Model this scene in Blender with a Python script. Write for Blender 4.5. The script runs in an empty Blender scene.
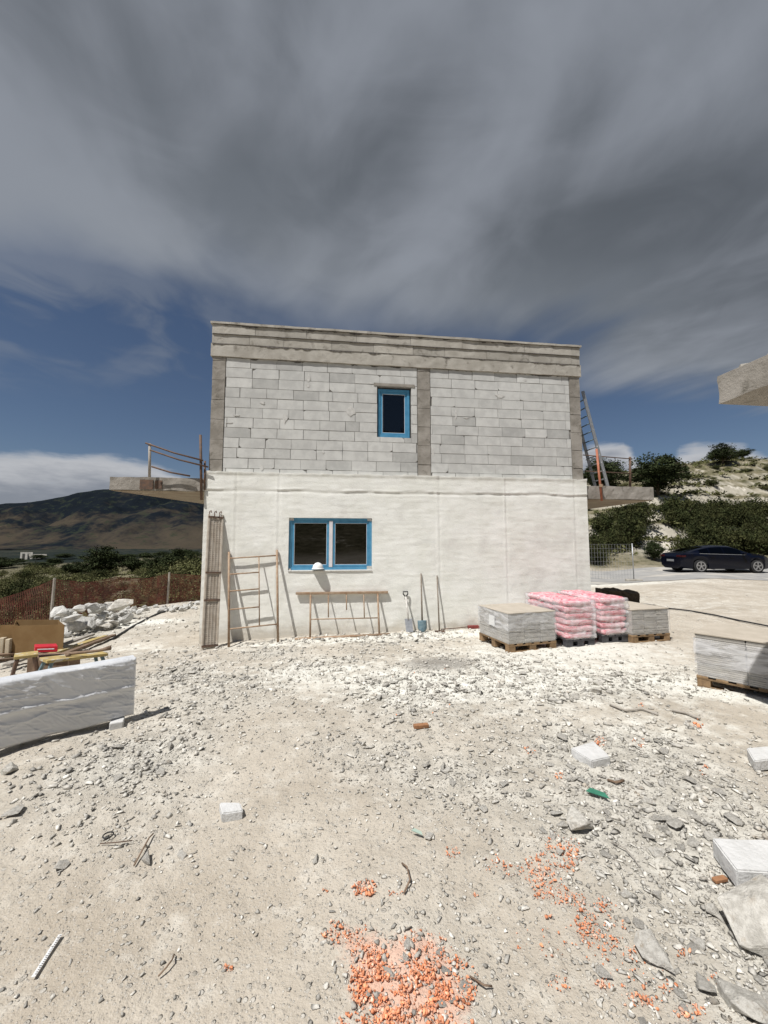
import bpy, bmesh, math, random
import numpy as np
from mathutils import Vector, Matrix
R = math.radians
scene = bpy.context.scene
rng = np.random.default_rng(7)
random.seed(7)

# ------------------------------------------------------------------ camera, sky, sun, exposure
F = 385.0
TILT = R(4.6)
EYE = Vector((0, 0, 1.55))
cam_d = bpy.data.cameras.new('camera'); cam = bpy.data.objects.new('camera', cam_d)
scene.collection.objects.link(cam); scene.camera = cam
cam_d.sensor_fit = 'VERTICAL'; cam_d.sensor_height = 24; cam_d.lens = F / 1024 * 24
cam_d.clip_start = 0.05; cam_d.clip_end = 20000
cam.location = EYE; cam.rotation_euler = (R(90) + TILT, 0, 0)
scene.render.resolution_x = 768; scene.render.resolution_y = 1024
scene.view_settings.view_transform = 'Standard'; scene.view_settings.look = 'None'
scene.view_settings.exposure = 0.25; scene.view_settings.gamma = 1

SUN_EL = R(60); SUN_AZ = R(43)      # azimuth measured from -Y (behind the camera) towards -X
sun_dir = Vector((-math.sin(SUN_AZ) * math.cos(SUN_EL), -math.cos(SUN_AZ) * math.cos(SUN_EL), math.sin(SUN_EL)))
sl = bpy.data.lights.new('sun', 'SUN'); sl.energy = 4.6; sl.angle = R(0.5); sl.color = (1, .974, .94)
so = bpy.data.objects.new('sun', sl); scene.collection.objects.link(so)
so.rotation_euler = sun_dir.to_track_quat('Z', 'Y').to_euler(); so.location = (-20, -20, 40)

world = bpy.data.worlds.new('World'); scene.world = world; world.use_nodes = True

class NT:
    """small helper for node trees"""
    def __init__(s, tree): s.t = tree; s.n = tree.nodes; s.l = tree.links
    def new(s, typ, **kw):
        n = s.n.new(typ)
        for k, v in kw.items(): setattr(n, k, v)
        return n
    def put(s, sock, v):
        if hasattr(v, 'is_linked') or isinstance(v, bpy.types.NodeSocket): s.l.new(v, sock)
        elif v is not None: sock.default_value = v
    def math(s, op, a, b=None, c=None, clamp=False):
        n = s.new('ShaderNodeMath', operation=op, use_clamp=clamp)
        s.put(n.inputs[0], a)
        if b is not None: s.put(n.inputs[1], b)
        if c is not None: s.put(n.inputs[2], c)
        return n.outputs[0]
    def mix(s, f, a, b, typ='MIX'):
        n = s.new('ShaderNodeMix', data_type='RGBA', blend_type=typ); n.clamp_factor = True
        s.put(n.inputs[0], f); s.put(n.inputs[6], c4(a)); s.put(n.inputs[7], c4(b))
        return n.outputs[2]
    def noise(s, vec, scale, detail=4, rough=.55, dist=0, out=0):
        n = s.new('ShaderNodeTexNoise'); n.inputs['Scale'].default_value = scale
        n.inputs['Detail'].default_value = detail; n.inputs['Roughness'].default_value = rough
        n.inputs['Distortion'].default_value = dist
        if vec is not None: s.l.new(vec, n.inputs['Vector'])
        return n.outputs[out]
    def sstep(s, x, a, b, lo=0., hi=1.):
        n = s.new('ShaderNodeMapRange', interpolation_type='SMOOTHSTEP')
        s.put(n.inputs[0], x); s.put(n.inputs[1], a); s.put(n.inputs[2], b); s.put(n.inputs[3], lo); s.put(n.inputs[4], hi)
        return n.outputs[0]
    def comb(s, x, y, z):
        n = s.new('ShaderNodeCombineXYZ'); s.put(n.inputs[0], x); s.put(n.inputs[1], y); s.put(n.inputs[2], z); return n.outputs[0]
    def attr(s, name):
        return s.new('ShaderNodeAttribute', attribute_name=name).outputs['Fac']
def c4(c):
    if isinstance(c, (tuple, list)) and len(c) == 3: return (*c, 1)
    if isinstance(c, (int, float)): return (c, c, c, 1)
    return c

def build_world():
    w = NT(world.node_tree); w.n.clear()
    out = w.new('ShaderNodeOutputWorld'); bg = w.new('ShaderNodeBackground'); w.l.new(bg.outputs[0], out.inputs[0])
    sky = w.new('ShaderNodeTexSky', sky_type='NISHITA'); sky.sun_disc = False
    sky.sun_elevation = SUN_EL; sky.sun_rotation = math.pi + SUN_AZ
    sky.altitude = 400; sky.air_density = 1.0; sky.dust_density = .4; sky.ozone_density = 4
    bg.inputs[1].default_value = .1
    tc = w.new('ShaderNodeTexCoord'); sep = w.new('ShaderNodeSeparateXYZ'); w.l.new(tc.outputs['Generated'], sep.inputs[0])
    x, y, z = sep.outputs
    zc = w.math('MAXIMUM', z, .04)
    px = w.math('DIVIDE', x, zc); py = w.math('DIVIDE', y, zc)
    # the blue part, pulled down towards the deep slate blue of the photograph
    blue = w.mix(1., sky.outputs[0], (.50, .47, .46), 'MULTIPLY')
    # storm cloud layer seen in perspective: streaks run diagonally away
    ang = R(-24)
    qx = w.math('ADD', w.math('MULTIPLY', px, math.cos(ang)), w.math('MULTIPLY', py, -math.sin(ang)))
    qy = w.math('ADD', w.math('MULTIPLY', px, math.sin(ang)), w.math('MULTIPLY', py, math.cos(ang)))
    pv = w.comb(px, py, 0.)
    sv = w.comb(w.math('MULTIPLY', qx, 1.15), w.math('MULTIPLY', qy, .66), 3.1)
    n1 = w.noise(pv, 1.0, 5, .45, .5)
    n2 = w.noise(sv, 1.3, 5, .45, 1.3)
    n3 = w.noise(pv, 3.2, 5, .5, 1.6)
    edge = w.math('SUBTRACT', w.math('ADD', w.math('MULTIPLY', px, .35), 1.60), py)
    edge = w.math('ADD', edge, w.math('MULTIPLY', w.math('SUBTRACT', n1, .5), .9))
    edge = w.math('ADD', edge, w.math('MULTIPLY', w.math('SUBTRACT', n2, .5), .7))
    m = w.sstep(edge, -.42, .30)
    veil = w.math('MULTIPLY', w.math('MULTIPLY', w.sstep(edge, -2.0, -.1), w.sstep(w.math('ADD', n2, w.math('MULTIPLY', w.math('SUBTRACT', n3, .5), .5)), .34, .62)), w.sstep(px, .6, -1.4, 0., .5))
    m = w.math('MAXIMUM', m, veil)
    m = w.math('MULTIPLY', m, w.sstep(py, -.35, .25))
    v = w.math('ADD', w.math('MULTIPLY', n1, .35), w.math('ADD', w.math('MULTIPLY', n2, .5), w.math('MULTIPLY', n3, .15)))
    v = w.math('ADD', v, w.math('MULTIPLY', w.sstep(px, -.45, -1.5), .09)); v = w.math('ADD', v, w.math('MULTIPLY', w.sstep(py, 1.1, .5), .05))
    def bump(cx, cy, r, k):
        dx = w.math('SUBTRACT', px, cx); dy = w.math('SUBTRACT', py, cy); d2 = w.math('SQRT', w.math('ADD', w.math('MULTIPLY', dx, dx), w.math('MULTIPLY', dy, dy)))
        return w.sstep(d2, r, 0., 0., k)
    for bb in ((.62, 1.3, .55, -.10), (-.25, 1.1, .5, -.08), (-1.0, .95, .5, .11), (.75, .75, .4, .05), (1.3, 1.9, .8, -.08)): v = w.math('ADD', v, bump(*bb))
    band = w.math('ABSOLUTE', w.math('ADD', w.math('MULTIPLY', w.math('SUBTRACT', px, .23), .91), w.math('MULTIPLY', w.math('SUBTRACT', py, 1.0), .41)))
    v = w.math('ADD', v, w.sstep(w.math('ADD', band, w.math('MULTIPLY', w.math('SUBTRACT', n1, .5), .3)), .2, .0, 0., .07))
    v = w.sstep(v, .33, .68)
    storm = w.mix(v, (.86, .97, 1.13), (2.2, 2.38, 2.72))
    # brighter rim where the cloud thins
    rim = w.math('MULTIPLY', w.sstep(edge, .75, .1), .35)
    storm = w.mix(rim, storm, (2.2, 2.45, 2.8))
    col = w.mix(m, blue, storm)
    # cumulus bank low over the horizon
    az = w.math('DIVIDE', w.math('ARCTAN2', x, y), math.pi)
    hl = w.math('SQRT', w.math('ADD', w.math('MULTIPLY', x, x), w.math('MULTIPLY', y, y)))
    el = w.math('DIVIDE', z, hl)
    fc = w.new('ShaderNodeFloatCurve'); cv = fc.mapping.curves[0]
    pts = [(-1, .0), (-.5, .06), (-.3, .145), (-.25, .168), (-.21, .188), (-.17, .175), (-.14, .155), (-.1, .10), (0, .06), (.1, .1),
           (.145, .19), (.165, .232), (.18, .225), (.2, .16), (.215, .2), (.225, .195), (.24, .185), (.27, .12), (.5, .05), (1, 0)]
    cv.points[0].location = (0, 0); cv.points[1].location = (1, 0)
    for a, h in pts[1:-1]: cv.points.new((a + 1) / 2, h)
    fc.mapping.update()
    w.put(fc.inputs['Value'], w.math('MULTIPLY', w.math('ADD', az, 1.), .5))
    cn = w.noise(w.comb(w.math('MULTIPLY', az, 8.), w.math('MULTIPLY', el, 9.), 0.), 3., 6, .55)
    d = w.math('ADD', w.math('SUBTRACT', fc.outputs[0], el), w.math('MULTIPLY', w.math('SUBTRACT', cn, .5), .07))
    cm = w.math('MULTIPLY', w.sstep(d, -.004, .022), w.sstep(cn, .2, .42))
    cc = w.mix(w.sstep(w.math('ADD', d, w.math('MULTIPLY', w.math('SUBTRACT', cn, .5), .1)), .0, .09), (4.6, 4.65, 4.8), (2.0, 2.15, 2.5))
    col = w.mix(w.math('MULTIPLY', cm, .9), col, cc)
    w.l.new(col, bg.inputs[0])
build_world()

# ------------------------------------------------------------------ numpy noise
def _hash(ix, iy, iz, seed):
    h = (ix.astype(np.int64) * 374761393 + iy.astype(np.int64) * 668265263 + iz.astype(np.int64) * 2147483647 + seed * 974634777) & 0xffffffff
    h = ((h ^ (h >> 13)) * 1274126177) & 0xffffffff
    h = ((h ^ (h >> 16)) * 2246822519) & 0xffffffff
    return ((h ^ (h >> 15)) & 0xffffff) / float(0xffffff)
def vnoise(x, y, z=0., seed=0):
    x = np.asarray(x, float); y = np.asarray(y, float) + 0 * x; z = np.asarray(z, float) + 0 * x
    ix, iy, iz = np.floor(x), np.floor(y), np.floor(z)
    fx, fy, fz = x - ix, y - iy, z - iz
    fx, fy, fz = [f * f * f * (f * (f * 6 - 15) + 10) for f in (fx, fy, fz)]
    r = 0
    for a in (0, 1):
        for b in (0, 1):
            for c in (0, 1):
                r = r + _hash(ix + a, iy + b, iz + c, seed) * (fx if a else 1 - fx) * (fy if b else 1 - fy) * (fz if c else 1 - fz)
    return r * 2 - 1
def fbm(x, y, z=0., octv=4, seed=0, gain=.5):
    a, s, t = 1., 0., 0.
    x = np.asarray(x, float); y = np.asarray(y, float); z = np.asarray(z, float)
    for i in range(octv):
        s = s + a * vnoise(x * 2 ** i + 13.7 * i, y * 2 ** i + 7.1 * i, z * 2 ** i, seed + i); t += a; a *= gain
    return s / t
def sm(x, a, b):
    t = np.clip((np.asarray(x, float) - a) / (b - a), 0, 1); return t * t * (3 - 2 * t)

# ------------------------------------------------------------------ terrain height
CP = [(0,0,0),(0,2,0),(2,2,.02),(-2,2,0),(0,-4,.1),(4,-3,.1),(-4,-3,.0),(3.4,4.4,.0),(-2.8,3,0),(-4.5,5,-.24),(-3.1,6.8,-.28),(-3.4,7.4,-.31),(0,7.0,-.15),(0,7.7,-.19),
      (1.9,8,-.18),(1.7,6.7,-.12),(4.4,8.3,-.12),(0,5.5,-.10),(5,6.5,-.1),(8,10,-.05),(10,14,0),(5,19,0),(16,19.5,.06),(25,19.5,.1),(10,22,.05),(20,23,.1),(0,16,-.2),(-3,14,-.35),
      (-6,7,-.40),(-8.3,9.7,-.45),(-7,13,-.45),(-9.6,8.6,-.7),(-12,14,-1.8),(-9,18,-1.2),(-15,25,-2.2),(-25,25,-4),(-14,10,-2.2),(-20,40,-2.4),(-40,60,-4),
      (-80,150,-5),(-30,80,-3),(-150,150,-8),(-300,600,-14),(0,600,-10),(-600,300,-24),(-60,20,-7),(-20,0,-2.5),
      (14,25,.3),(20,25,.3),(16,28.5,2.0),(22,28.5,2.0),(30,28,2.2),(20,36,4.9),(25.6,36,6.0),(35,38,6.4),(22.6,40,6.8),(30,46,8.8),(40,50,11.2),
      (48,55,12.9),(35,62,12.6),(60,62,15.5),(25,70,10.5),(45,100,14),(100,100,17),(120,60,16),(60,30,6),(8,40,3.2),(0,60,2),(0,100,1.5),(200,300,10),(0,300,-4),
      (900,900,-10),(2000,0,0),(0,4500,-20),(-3000,3000,-40),(3500,3500,-20),
      (0,-25,4.5),(0,-60,24),(-60,-60,14),(60,-60,24),(-30,-20,1),(30,-20,6),(0,-200,55),(-300,-300,30),(300,-300,60),(0,-3000,40)]
CP = np.array(CP, float)
def _lp(x, y):
    r = np.sqrt(x * x + y * y) + 1e-9; k = np.log1p(r / 4) / r; return x * k, y * k, r
_cu, _cv, _cr = _lp(CP[:, 0], CP[:, 1])
def _phi(d2): return np.where(d2 > 1e-12, d2 * np.log(d2 + 1e-12), 0)
_n = len(CP); _A = np.zeros((_n + 3, _n + 3))
_A[:_n, :_n] = _phi((_cu[:, None] - _cu) ** 2 + (_cv[:, None] - _cv) ** 2) + np.eye(_n) * 2e-3
_A[:_n, _n] = 1; _A[:_n, _n + 1] = _cu; _A[:_n, _n + 2] = _cv; _A[_n:, :_n] = _A[:_n, _n:].T
_w = np.linalg.solve(_A, np.concatenate([CP[:, 2] / (4 + _cr), [0, 0, 0]]))
def gbase(x, y):
    x = np.asarray(x, float); y = np.asarray(y, float); sh = x.shape; x = x.ravel(); y = y.ravel()
    out = np.empty(x.size)
    for i in range(0, x.size, 100000):
        xs, ys = x[i:i + 100000], y[i:i + 100000]
        u, v, r = _lp(xs, ys)
        s = _w[_n] + _w[_n + 1] * u + _w[_n + 2] * v
        for k in range(_n): s = s + _w[k] * _phi((u - _cu[k]) ** 2 + (v - _cv[k]) ** 2)
        out[i:i + 100000] = s * (4 + r)
    return out.reshape(sh)
def blob(x, y, cx, cy, rx, ry=None, rot=0.):
    ry = ry or rx; c, s = math.cos(rot), math.sin(rot); dx, dy = x - cx, y - cy
    return np.exp(-(((dx * c + dy * s) / rx) ** 2 + ((-dx * s + dy * c) / ry) ** 2))
def rubble_mask(x, y):
    """how stony the site ground is (0..1)"""
    n = fbm(x * 1.1, y * 1.1, octv=3, seed=21)
    m = blob(x, y, 1.9, 1.6, .75, 1.6, R(25)) * 1.1 + blob(x, y, 1.7, 3.2, 1.0, 1.0) * .7 + blob(x, y, .4, 2.7, .9, .3, R(-25)) * .4
    m = m + blob(x, y, -1.75, 2.85, .55, .42, R(20)) * .8 + blob(x, y, 1.5, 4.6, 1.6, .8) * .5 + blob(x, y, -1.3, 6.1, 2.2, .8, R(15)) * .45
    m = m + blob(x, y, -.8, 7.2, 3.2, .5, R(7)) * .6 + blob(x, y, -7, 9.5, 2.5, 3.2) * .8 + blob(x, y, .6, 4.2, .9, .6) * .4
    m = m + blob(x, y, -2.9, 5.0, 1.2, .7) * .35 + blob(x, y, .15, 1.55, .3, .3) * .2
    m = m + blob(x, y, .8, 5.2, 3.2, 1.9) * .26 + blob(x, y, -2.2, 4.2, 2.0, 1.5) * .3 + blob(x, y, -1.4, 2.3, .5, .35) * .2 + blob(x, y, 3.2, 5.2, 1.5, 1.) * .25 + .05 * sm(y, 2, 4)
    return np.clip(m * (1 + .9 * n) + .10 * n * sm(y, 1.5, 3.5), 0, 1.2)
def gz(x, y, fine=True):
    x = np.asarray(x, float); y = np.asarray(y, float)
    z = gbase(x, y); r = np.sqrt(x * x + y * y)
    # terraces on the hillside to the right
    t = sm(y, 25.5, 29) * sm(x, 6, 12) * (1 - sm(r, 120, 200))
    zz = z + fbm(x * .07, y * .07, octv=3, seed=3) * 1.1 * sm(r, 26, 40)
    st = 1.5; q = zz / st; qf = q - np.floor(q)
    zt = (np.floor(q) + sm(qf, .62, .98)) * st
    z = zz * (1 - .8 * t) + zt * .8 * t
    z = z + fbm(x * .035, y * .035, octv=4, seed=8) * 1.6 * sm(r, 30, 150)
    z = z + fbm(x * .35, y * .35, octv=3, seed=9) * .07 * sm(r, 4, 12) * (1 - .9 * sm(x, 3, 7) * sm(y, 12, 15) * (1 - sm(y, 22.5, 24))) + fbm(x * .3, y * .3, octv=3, seed=19) * .35 * sm(r, 24, 40)
    if fine:
        near = 1 - sm(r, 14, 30)
        m = rubble_mask(x, y)
        z = z + near * (fbm(x * 1.7, y * 1.7, octv=4, seed=5) * .022 + fbm(x * 9, y * 9, octv=3, seed=6) * (.006 + .014 * m))
    return z
def gzs(x, y): return float(gz(np.array([x]), np.array([y]))[0])

# ------------------------------------------------------------------ pixel measurements to places in the world
def ray(px, py):
    u = (px - 384) / F; v = -(py - 512) / F; c, s = math.cos(TILT), math.sin(TILT)
    return Vector((u, c - s * v, s + c * v))
def gp(px, py):
    """where the ground is, seen at a pixel of the photograph"""
    d = ray(px, py)
    ts = np.geomspace(.8, 400, 500)
    h = EYE.z + d.z * ts - gz(d.x * ts, d.y * ts)
    i = int(np.argmax(h < 0)); i = max(i, 1)
    a, b = ts[i - 1], ts[i]
    for _ in range(3):
        tt = np.linspace(a, b, 12); hh = EYE.z + d.z * tt - gz(d.x * tt, d.y * tt); j = max(int(np.argmax(hh < 0)), 1); a, b = tt[j - 1], tt[j]
    t = (a + b) / 2
    return Vector((d.x * t, d.y * t, EYE.z + d.z * t))
def at(px, py, Y):
    d = ray(px, py); t = Y / d.y; return EYE + d * t
WA = R(6.96); WO = Vector((-3.415, 7.4, 0))         # facade: left corner and direction
wx = Vector((math.cos(WA), math.sin(WA), 0)); wy = Vector((-math.sin(WA), math.cos(WA), 0))
WL = 7.84
def W(s, d, z): return WO + wx * s + wy * d + Vector((0, 0, z))          # s along facade, d into the house
def wp(px, py, off=0.):
    d = ray(px, py); o = WO - wy * off
    t = (o - EYE).dot(wy) / d.dot(wy); return EYE + d * t
def sz(px, py, off=0.):
    p = wp(px, py, off); q = p - WO; return q.dot(wx), p.z

# ------------------------------------------------------------------ mesh collecting and linking
def prop(o, label=None, cat=None, group=None, kind=None):
    for k, v in (('label', label), ('category', cat), ('group', group), ('kind', kind)):
        if v: o[k] = v
    return o
def empty(name, loc, label, cat, group=None):
    o = bpy.data.objects.new(name, None); scene.collection.objects.link(o); o.location = loc; o.empty_display_size = .1
    return prop(o, label, cat, group)
class MB:
    def __init__(s): s.v = []; s.f = []; s.tone = []; s.n = 0
    def add(s, vs, fs, tone=.5):
        s.v.append(np.asarray(vs, float).reshape(-1, 3)); s.f += [tuple(i + s.n for i in f) for f in fs]
        s.tone += [tone] * len(s.v[-1]); s.n += len(s.v[-1])
    def hexa(s, p, tone=.5):      # 8 corners: bottom 4 ccw, top 4 ccw
        s.add(p, [(3, 2, 1, 0), (4, 5, 6, 7), (0, 1, 5, 4), (1, 2, 6, 5), (2, 3, 7, 6), (3, 0, 4, 7)], tone)
    def box(s, o, a, b, c, tone=.5):    # corner and three edge vectors
        o, a, b, c = map(Vector, (o, a, b, c)); 
        p = [o, o + a, o + a + b, o + b, o + c, o + a + c, o + a + b + c, o + b + c]
        if a.cross(b).dot(c) < 0: p = [p[3], p[2], p[1], p[0], p[7], p[6], p[5], p[4]]
        s.hexa(p, tone)
    def wbox(s, s0, s1, d0, d1, z0, z1, tone=.5):     # box in facade coordinates
        s.box(W(s0, d0, z0), wx * (s1 - s0), wy * (d1 - d0), Vector((0, 0, z1 - z0)), tone)
    def cbox(s, c, sx, sy, sz_, rot=0., tone=.5, up=None):
        c = Vector(c); m = Matrix.Rotation(rot, 3, 'Z'); a = m @ Vector((sx, 0, 0)); b = m @ Vector((0, sy, 0)); u = Vector((0, 0, sz_))
        s.box(c - a / 2 - b / 2, a, b, u, tone)
    def tube(s, p, q, r, r2=None, n=8, tone=.5): s.path([p, q], [r, r if r2 is None else r2], n, tone)
    def path(s, pts, r, n=8, tone=.5):
        pts = [Vector(p) for p in pts]; rs = r if isinstance(r, (list, tuple)) else [r] * len(pts)
        vs = []; prev = None
        for i, p in enumerate(pts):
            d = (pts[min(i + 1, len(pts) - 1)] - pts[max(i - 1, 0)]).normalized()
            if prev is None: prev = d.orthogonal().normalized()
            a = (prev - d * prev.dot(d)).normalized(); b = d.cross(a); prev = a
            for k in range(n):
                t = 2 * math.pi * k / n; vs.append(p + (a * math.cos(t) + b * math.sin(t)) * rs[i])
        fs = []
        for i in range(len(pts) - 1):
            for k in range(n): fs.append((i * n + k, i * n + (k + 1) % n, (i + 1) * n + (k + 1) % n, (i + 1) * n + k))
        fs.append(tuple(range(n - 1, -1, -1))); fs.append(tuple((len(pts) - 1) * n + k for k in range(n)))
        s.add(vs, fs, tone)
    def grid(s, P, tone=.5, flip=False):
        h, w = P.shape[:2]; fs = []
        for i in range(h - 1):
            for j in range(w - 1):
                q = (i * w + j, i * w + j + 1, (i + 1) * w + j + 1, (i + 1) * w + j); fs.append(q[::-1] if flip else q)
        s.add(P.reshape(-1, 3), fs, tone)
    def build(s, name, mat, parent=None, smooth=False, bevel=0., kind=None):
        V = np.concatenate(s.v)
        if parent is not None: org = np.array(parent.matrix_basis.translation)
        else: org = np.array([(V[:, 0].min() + V[:, 0].max()) / 2, (V[:, 1].min() + V[:, 1].max()) / 2, V[:, 2].min()])
        if parent is not None and parent.parent is not None: org = org + np.array(parent.parent.matrix_basis.translation)
        me = bpy.data.meshes.new(name); me.from_pydata((V - org).tolist(), [], s.f)
        at_ = me.attributes.new('tone', 'FLOAT', 'POINT'); at_.data.foreach_set('value', np.array(s.tone, 'f'))
        me.materials.append(mat)
        if smooth: me.polygons.foreach_set('use_smooth', [True] * len(me.polygons))
        me.update()
        o = bpy.data.objects.new(name, me); scene.collection.objects.link(o)
        if parent is not None: o.parent = parent
        else: o.location = org
        if bevel:
            b = o.modifiers.new('bevel', 'BEVEL'); b.width = bevel; b.segments = 2; b.limit_method = 'ANGLE'
        if kind: o['kind'] = kind
        return o
def fast_mesh(name, V, Fq, mat, attrs=None, smooth=False, corners=4):
    me = bpy.data.meshes.new(name); V = np.asarray(V, 'f'); Fq = np.asarray(Fq, np.int32)
    me.vertices.add(len(V)); me.vertices.foreach_set('co', V.ravel())
    nf = len(Fq); me.loops.add(nf * corners); me.polygons.add(nf)
    me.loops.foreach_set('vertex_index', Fq.ravel())
    me.polygons.foreach_set('loop_start', np.arange(nf, dtype=np.int32) * corners)
    me.polygons.foreach_set('loop_total', np.full(nf, corners, np.int32))
    if smooth: me.polygons.foreach_set('use_smooth', np.ones(nf, bool))
    me.update(calc_edges=True)
    for k, a in (attrs or {}).items():
        t = me.attributes.new(k, 'FLOAT', 'POINT'); t.data.foreach_set('value', np.asarray(a, 'f'))
    me.materials.append(mat); return me
def link(me, name, loc=(0, 0, 0), rot=(0, 0, 0), sc=1., parent=None):
    o = bpy.data.objects.new(name, me); scene.collection.objects.link(o); o.location = loc; o.rotation_euler = rot
    o.scale = (sc,) * 3 if isinstance(sc, (int, float)) else sc
    if parent: o.parent = parent
    return o

# ------------------------------------------------------------------ materials
def mat(name, col, col2=None, scale=8., rough=.8, bump=.0, bscale=40., spec=.3, metal=0., tone=0., detail=5, lo=.35, hi=.65, coat=0., bdist=.01, third=None, tscale=2., tlo=.55, thi=.62, bdetail=5):
    m = bpy.data.materials.new(name); m.use_nodes = True; t = NT(m.node_tree); b = t.n['Principled BSDF']
    tc = t.new('ShaderNodeTexCoord').outputs['Object']
    c = c4(col)
    if col2: c = t.mix(t.sstep(t.noise(tc, scale, detail, .6), lo, hi), col, col2)
    if third: c = t.mix(t.sstep(t.noise(tc, tscale, 6, .65, .4), tlo, thi), c, third)
    if tone:
        f = t.math('ADD', t.math('MULTIPLY', t.math('SUBTRACT', t.attr('tone'), .5), tone * 2), 1.)
        c = t.mix(1., c, t.comb(f, f, f), 'MULTIPLY')
    t.put(b.inputs['Base Color'], c); b.inputs['Roughness'].default_value = rough
    b.inputs['Specular IOR Level'].default_value = spec; b.inputs['Metallic'].default_value = metal
    b.inputs['Coat Weight'].default_value = coat
    if bump:
        bn = t.new('ShaderNodeBump'); bn.inputs['Strength'].default_value = bump; bn.inputs['Distance'].default_value = bdist
        t.l.new(t.noise(tc, bscale, bdetail, .65), bn.inputs['Height']); t.l.new(bn.outputs[0], b.inputs['Normal'])
    return m
M = {}
M['block'] = mat('aerated_block', (.48, .477, .455), (.56, .557, .53), 5, .95, .5, 90, .1, tone=.26, bdist=.004)
M['mortar'] = mat('mortar', (.20, .19, .18), (.30, .29, .27), 12, .95, .6, 60, .1)
M['smear'] = mat('mortar_smear', (.60, .59, .56), (.52, .51, .48), 20, .95, .8, 70, .1)
M['concrete'] = mat('cast_concrete', (.235, .215, .185), (.33, .305, .27), 3.5, .92, .7, 45, .15, third=(.17, .155, .13), tscale=6, tlo=.56, thi=.7, bdist=.008)
M['concrete_light'] = mat('cast_concrete_pale', (.36, .335, .29), (.45, .425, .375), 3, .92, .7, 45, .15, third=(.23, .21, .18), tscale=5, tlo=.53, thi=.70, bdist=.008, tone=.22)
M['soffit'] = mat('soffit_concrete', (.27, .22, .165), (.34, .29, .22), 3, .92, .4, 30, .1)
def render_mat():
    m = mat('white_base_render', (.74, .735, .675), (.81, .805, .755), 2.2, .93, .6, 34, .1, third=(.66, .645, .60), tscale=1.3, tlo=.52, thi=.75, bdist=.008)
    t = NT(m.node_tree); b = t.n['Principled BSDF']; src = b.inputs['Base Color'].links[0].from_socket
    tc = t.new('ShaderNodeTexCoord').outputs['Object']; sp = t.new('ShaderNodeSeparateXYZ'); t.l.new(tc, sp.inputs[0])
    n = t.noise(tc, 3.5, 7, .7); n2 = t.noise(tc, 11, 6, .7); z = sp.outputs[2]
    # mud splashed up from the ground, ragged, about a hand high
    f = t.sstep(t.math('SUBTRACT', z, t.math('MULTIPLY', n, .55)), .42, .10)
    c = t.mix(t.math('MULTIPLY', f, .75), src, (.50, .455, .38))
    # thin grey patches where the board shows through, and small pits
    mp = t.new('ShaderNodeMapping'); mp.inputs['Scale'].default_value = (.6, .6, 2.5); t.l.new(tc, mp.inputs[0])
    c = t.mix(t.math('MULTIPLY', t.sstep(t.noise(mp.outputs[0], 1.6, 8, .72, .3), .54, .64), .3), c, (.60, .595, .56))
    c = t.mix(t.math('MULTIPLY', t.sstep(n2, .66, .72), .6), c, (.42, .40, .36))
    t.put(b.inputs['Base Color'], c); return m
M['render'] = render_mat()
M['blue_frame'] = mat('blue_foil_frame', (.065, .24, .40), (.09, .29, .46), 9, .35, 0, 1, .5)
M['white_pvc'] = mat('white_pvc', (.62, .60, .62), (.7, .68, .68), 8, .35, 0, 1, .5)
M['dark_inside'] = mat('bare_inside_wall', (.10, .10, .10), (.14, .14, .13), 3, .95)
M['rust'] = mat('rusty_painted_steel', (.36, .27, .19), (.28, .18, .11), 14, .7, .3, 60, .3)
M['steel_deck'] = mat('old_steel_decking', (.50, .45, .38), (.40, .34, .27), 10, .65, .2, 70, .4)
M['steel_dark'] = mat('dark_rusty_steel', (.09, .06, .045), (.14, .08, .05), 14, .7, .2, 60, .4)
M['galv'] = mat('galvanised_steel', (.42, .43, .44), (.33, .34, .35), 20, .45, 0, 1, .5, metal=.6)
M['wood'] = mat('pallet_wood', (.27, .18, .10), (.19, .125, .07), 12, .85, .4, 60, .2, tone=.25)
M['wood_dark'] = mat('weathered_wood', (.16, .11, .075), (.24, .17, .12), 12, .85, .4, 60, .2, tone=.3)
M['plank_grey'] = mat('grey_plank', (.30, .27, .23), (.38, .35, .31), 10, .9, .4, 50, .1, tone=.2)
M['yellow'] = mat('yellow_formwork', (.46, .35, .14), (.34, .26, .11), 9, .6, .2, 40, .3, third=(.5, .46, .38), tscale=7)
M['tile'] = mat('stacked_grey_tile', (.36, .34, .31), (.42, .40, .36), 8, .7, .1, 60, .3, tone=.22)
M['tile_top'] = mat('tan_cover_board', (.40, .355, .29), (.46, .41, .34), 5, .8, .1, 40, .2, tone=.1)
M['black'] = mat('black_plastic', (.02, .02, .022), (.035, .035, .035), 9, .5)
M['pallet_black'] = mat('dark_plastic_pallet', (.05, .05, .055), (.08, .08, .085), 12, .6)
M['sack'] = mat('pink_sack', (.66, .20, .25), (.78, .52, .52), 6, .5, .5, 35, .4, third=(.62, .10, .14), tscale=7, tlo=.53, thi=.60, bdist=.01)
M['card'] = mat('cardboard', (.19, .115, .05), (.22, .14, .065), 4, .85, .1, 40, .15)
M['red'] = mat('red_case', (.50, .02, .03), (.40, .015, .025), 9, .45)
M['brown'] = mat('brown_peat_bundle', (.10, .075, .05), (.16, .125, .085), 14, .95, .8, 30, .1)
M['helmet'] = mat('white_helmet', (.80, .80, .78), (.74, .73, .70), 8, .35)
M['blue_tool'] = mat('blue_grey_tool', (.09, .15, .18), (.16, .22, .24), 20, .5)
M['pole_wood'] = mat('tool_handle', (.17, .14, .11), (.24, .20, .16), 20, .7)
M['white_shaft'] = mat('pale_tool_shaft', (.6, .58, .54), (.5, .47, .43), 20, .6)
M['net'] = mat('orange_safety_net', (.17, .055, .040), (.10, .045, .034), 5, .85)
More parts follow.
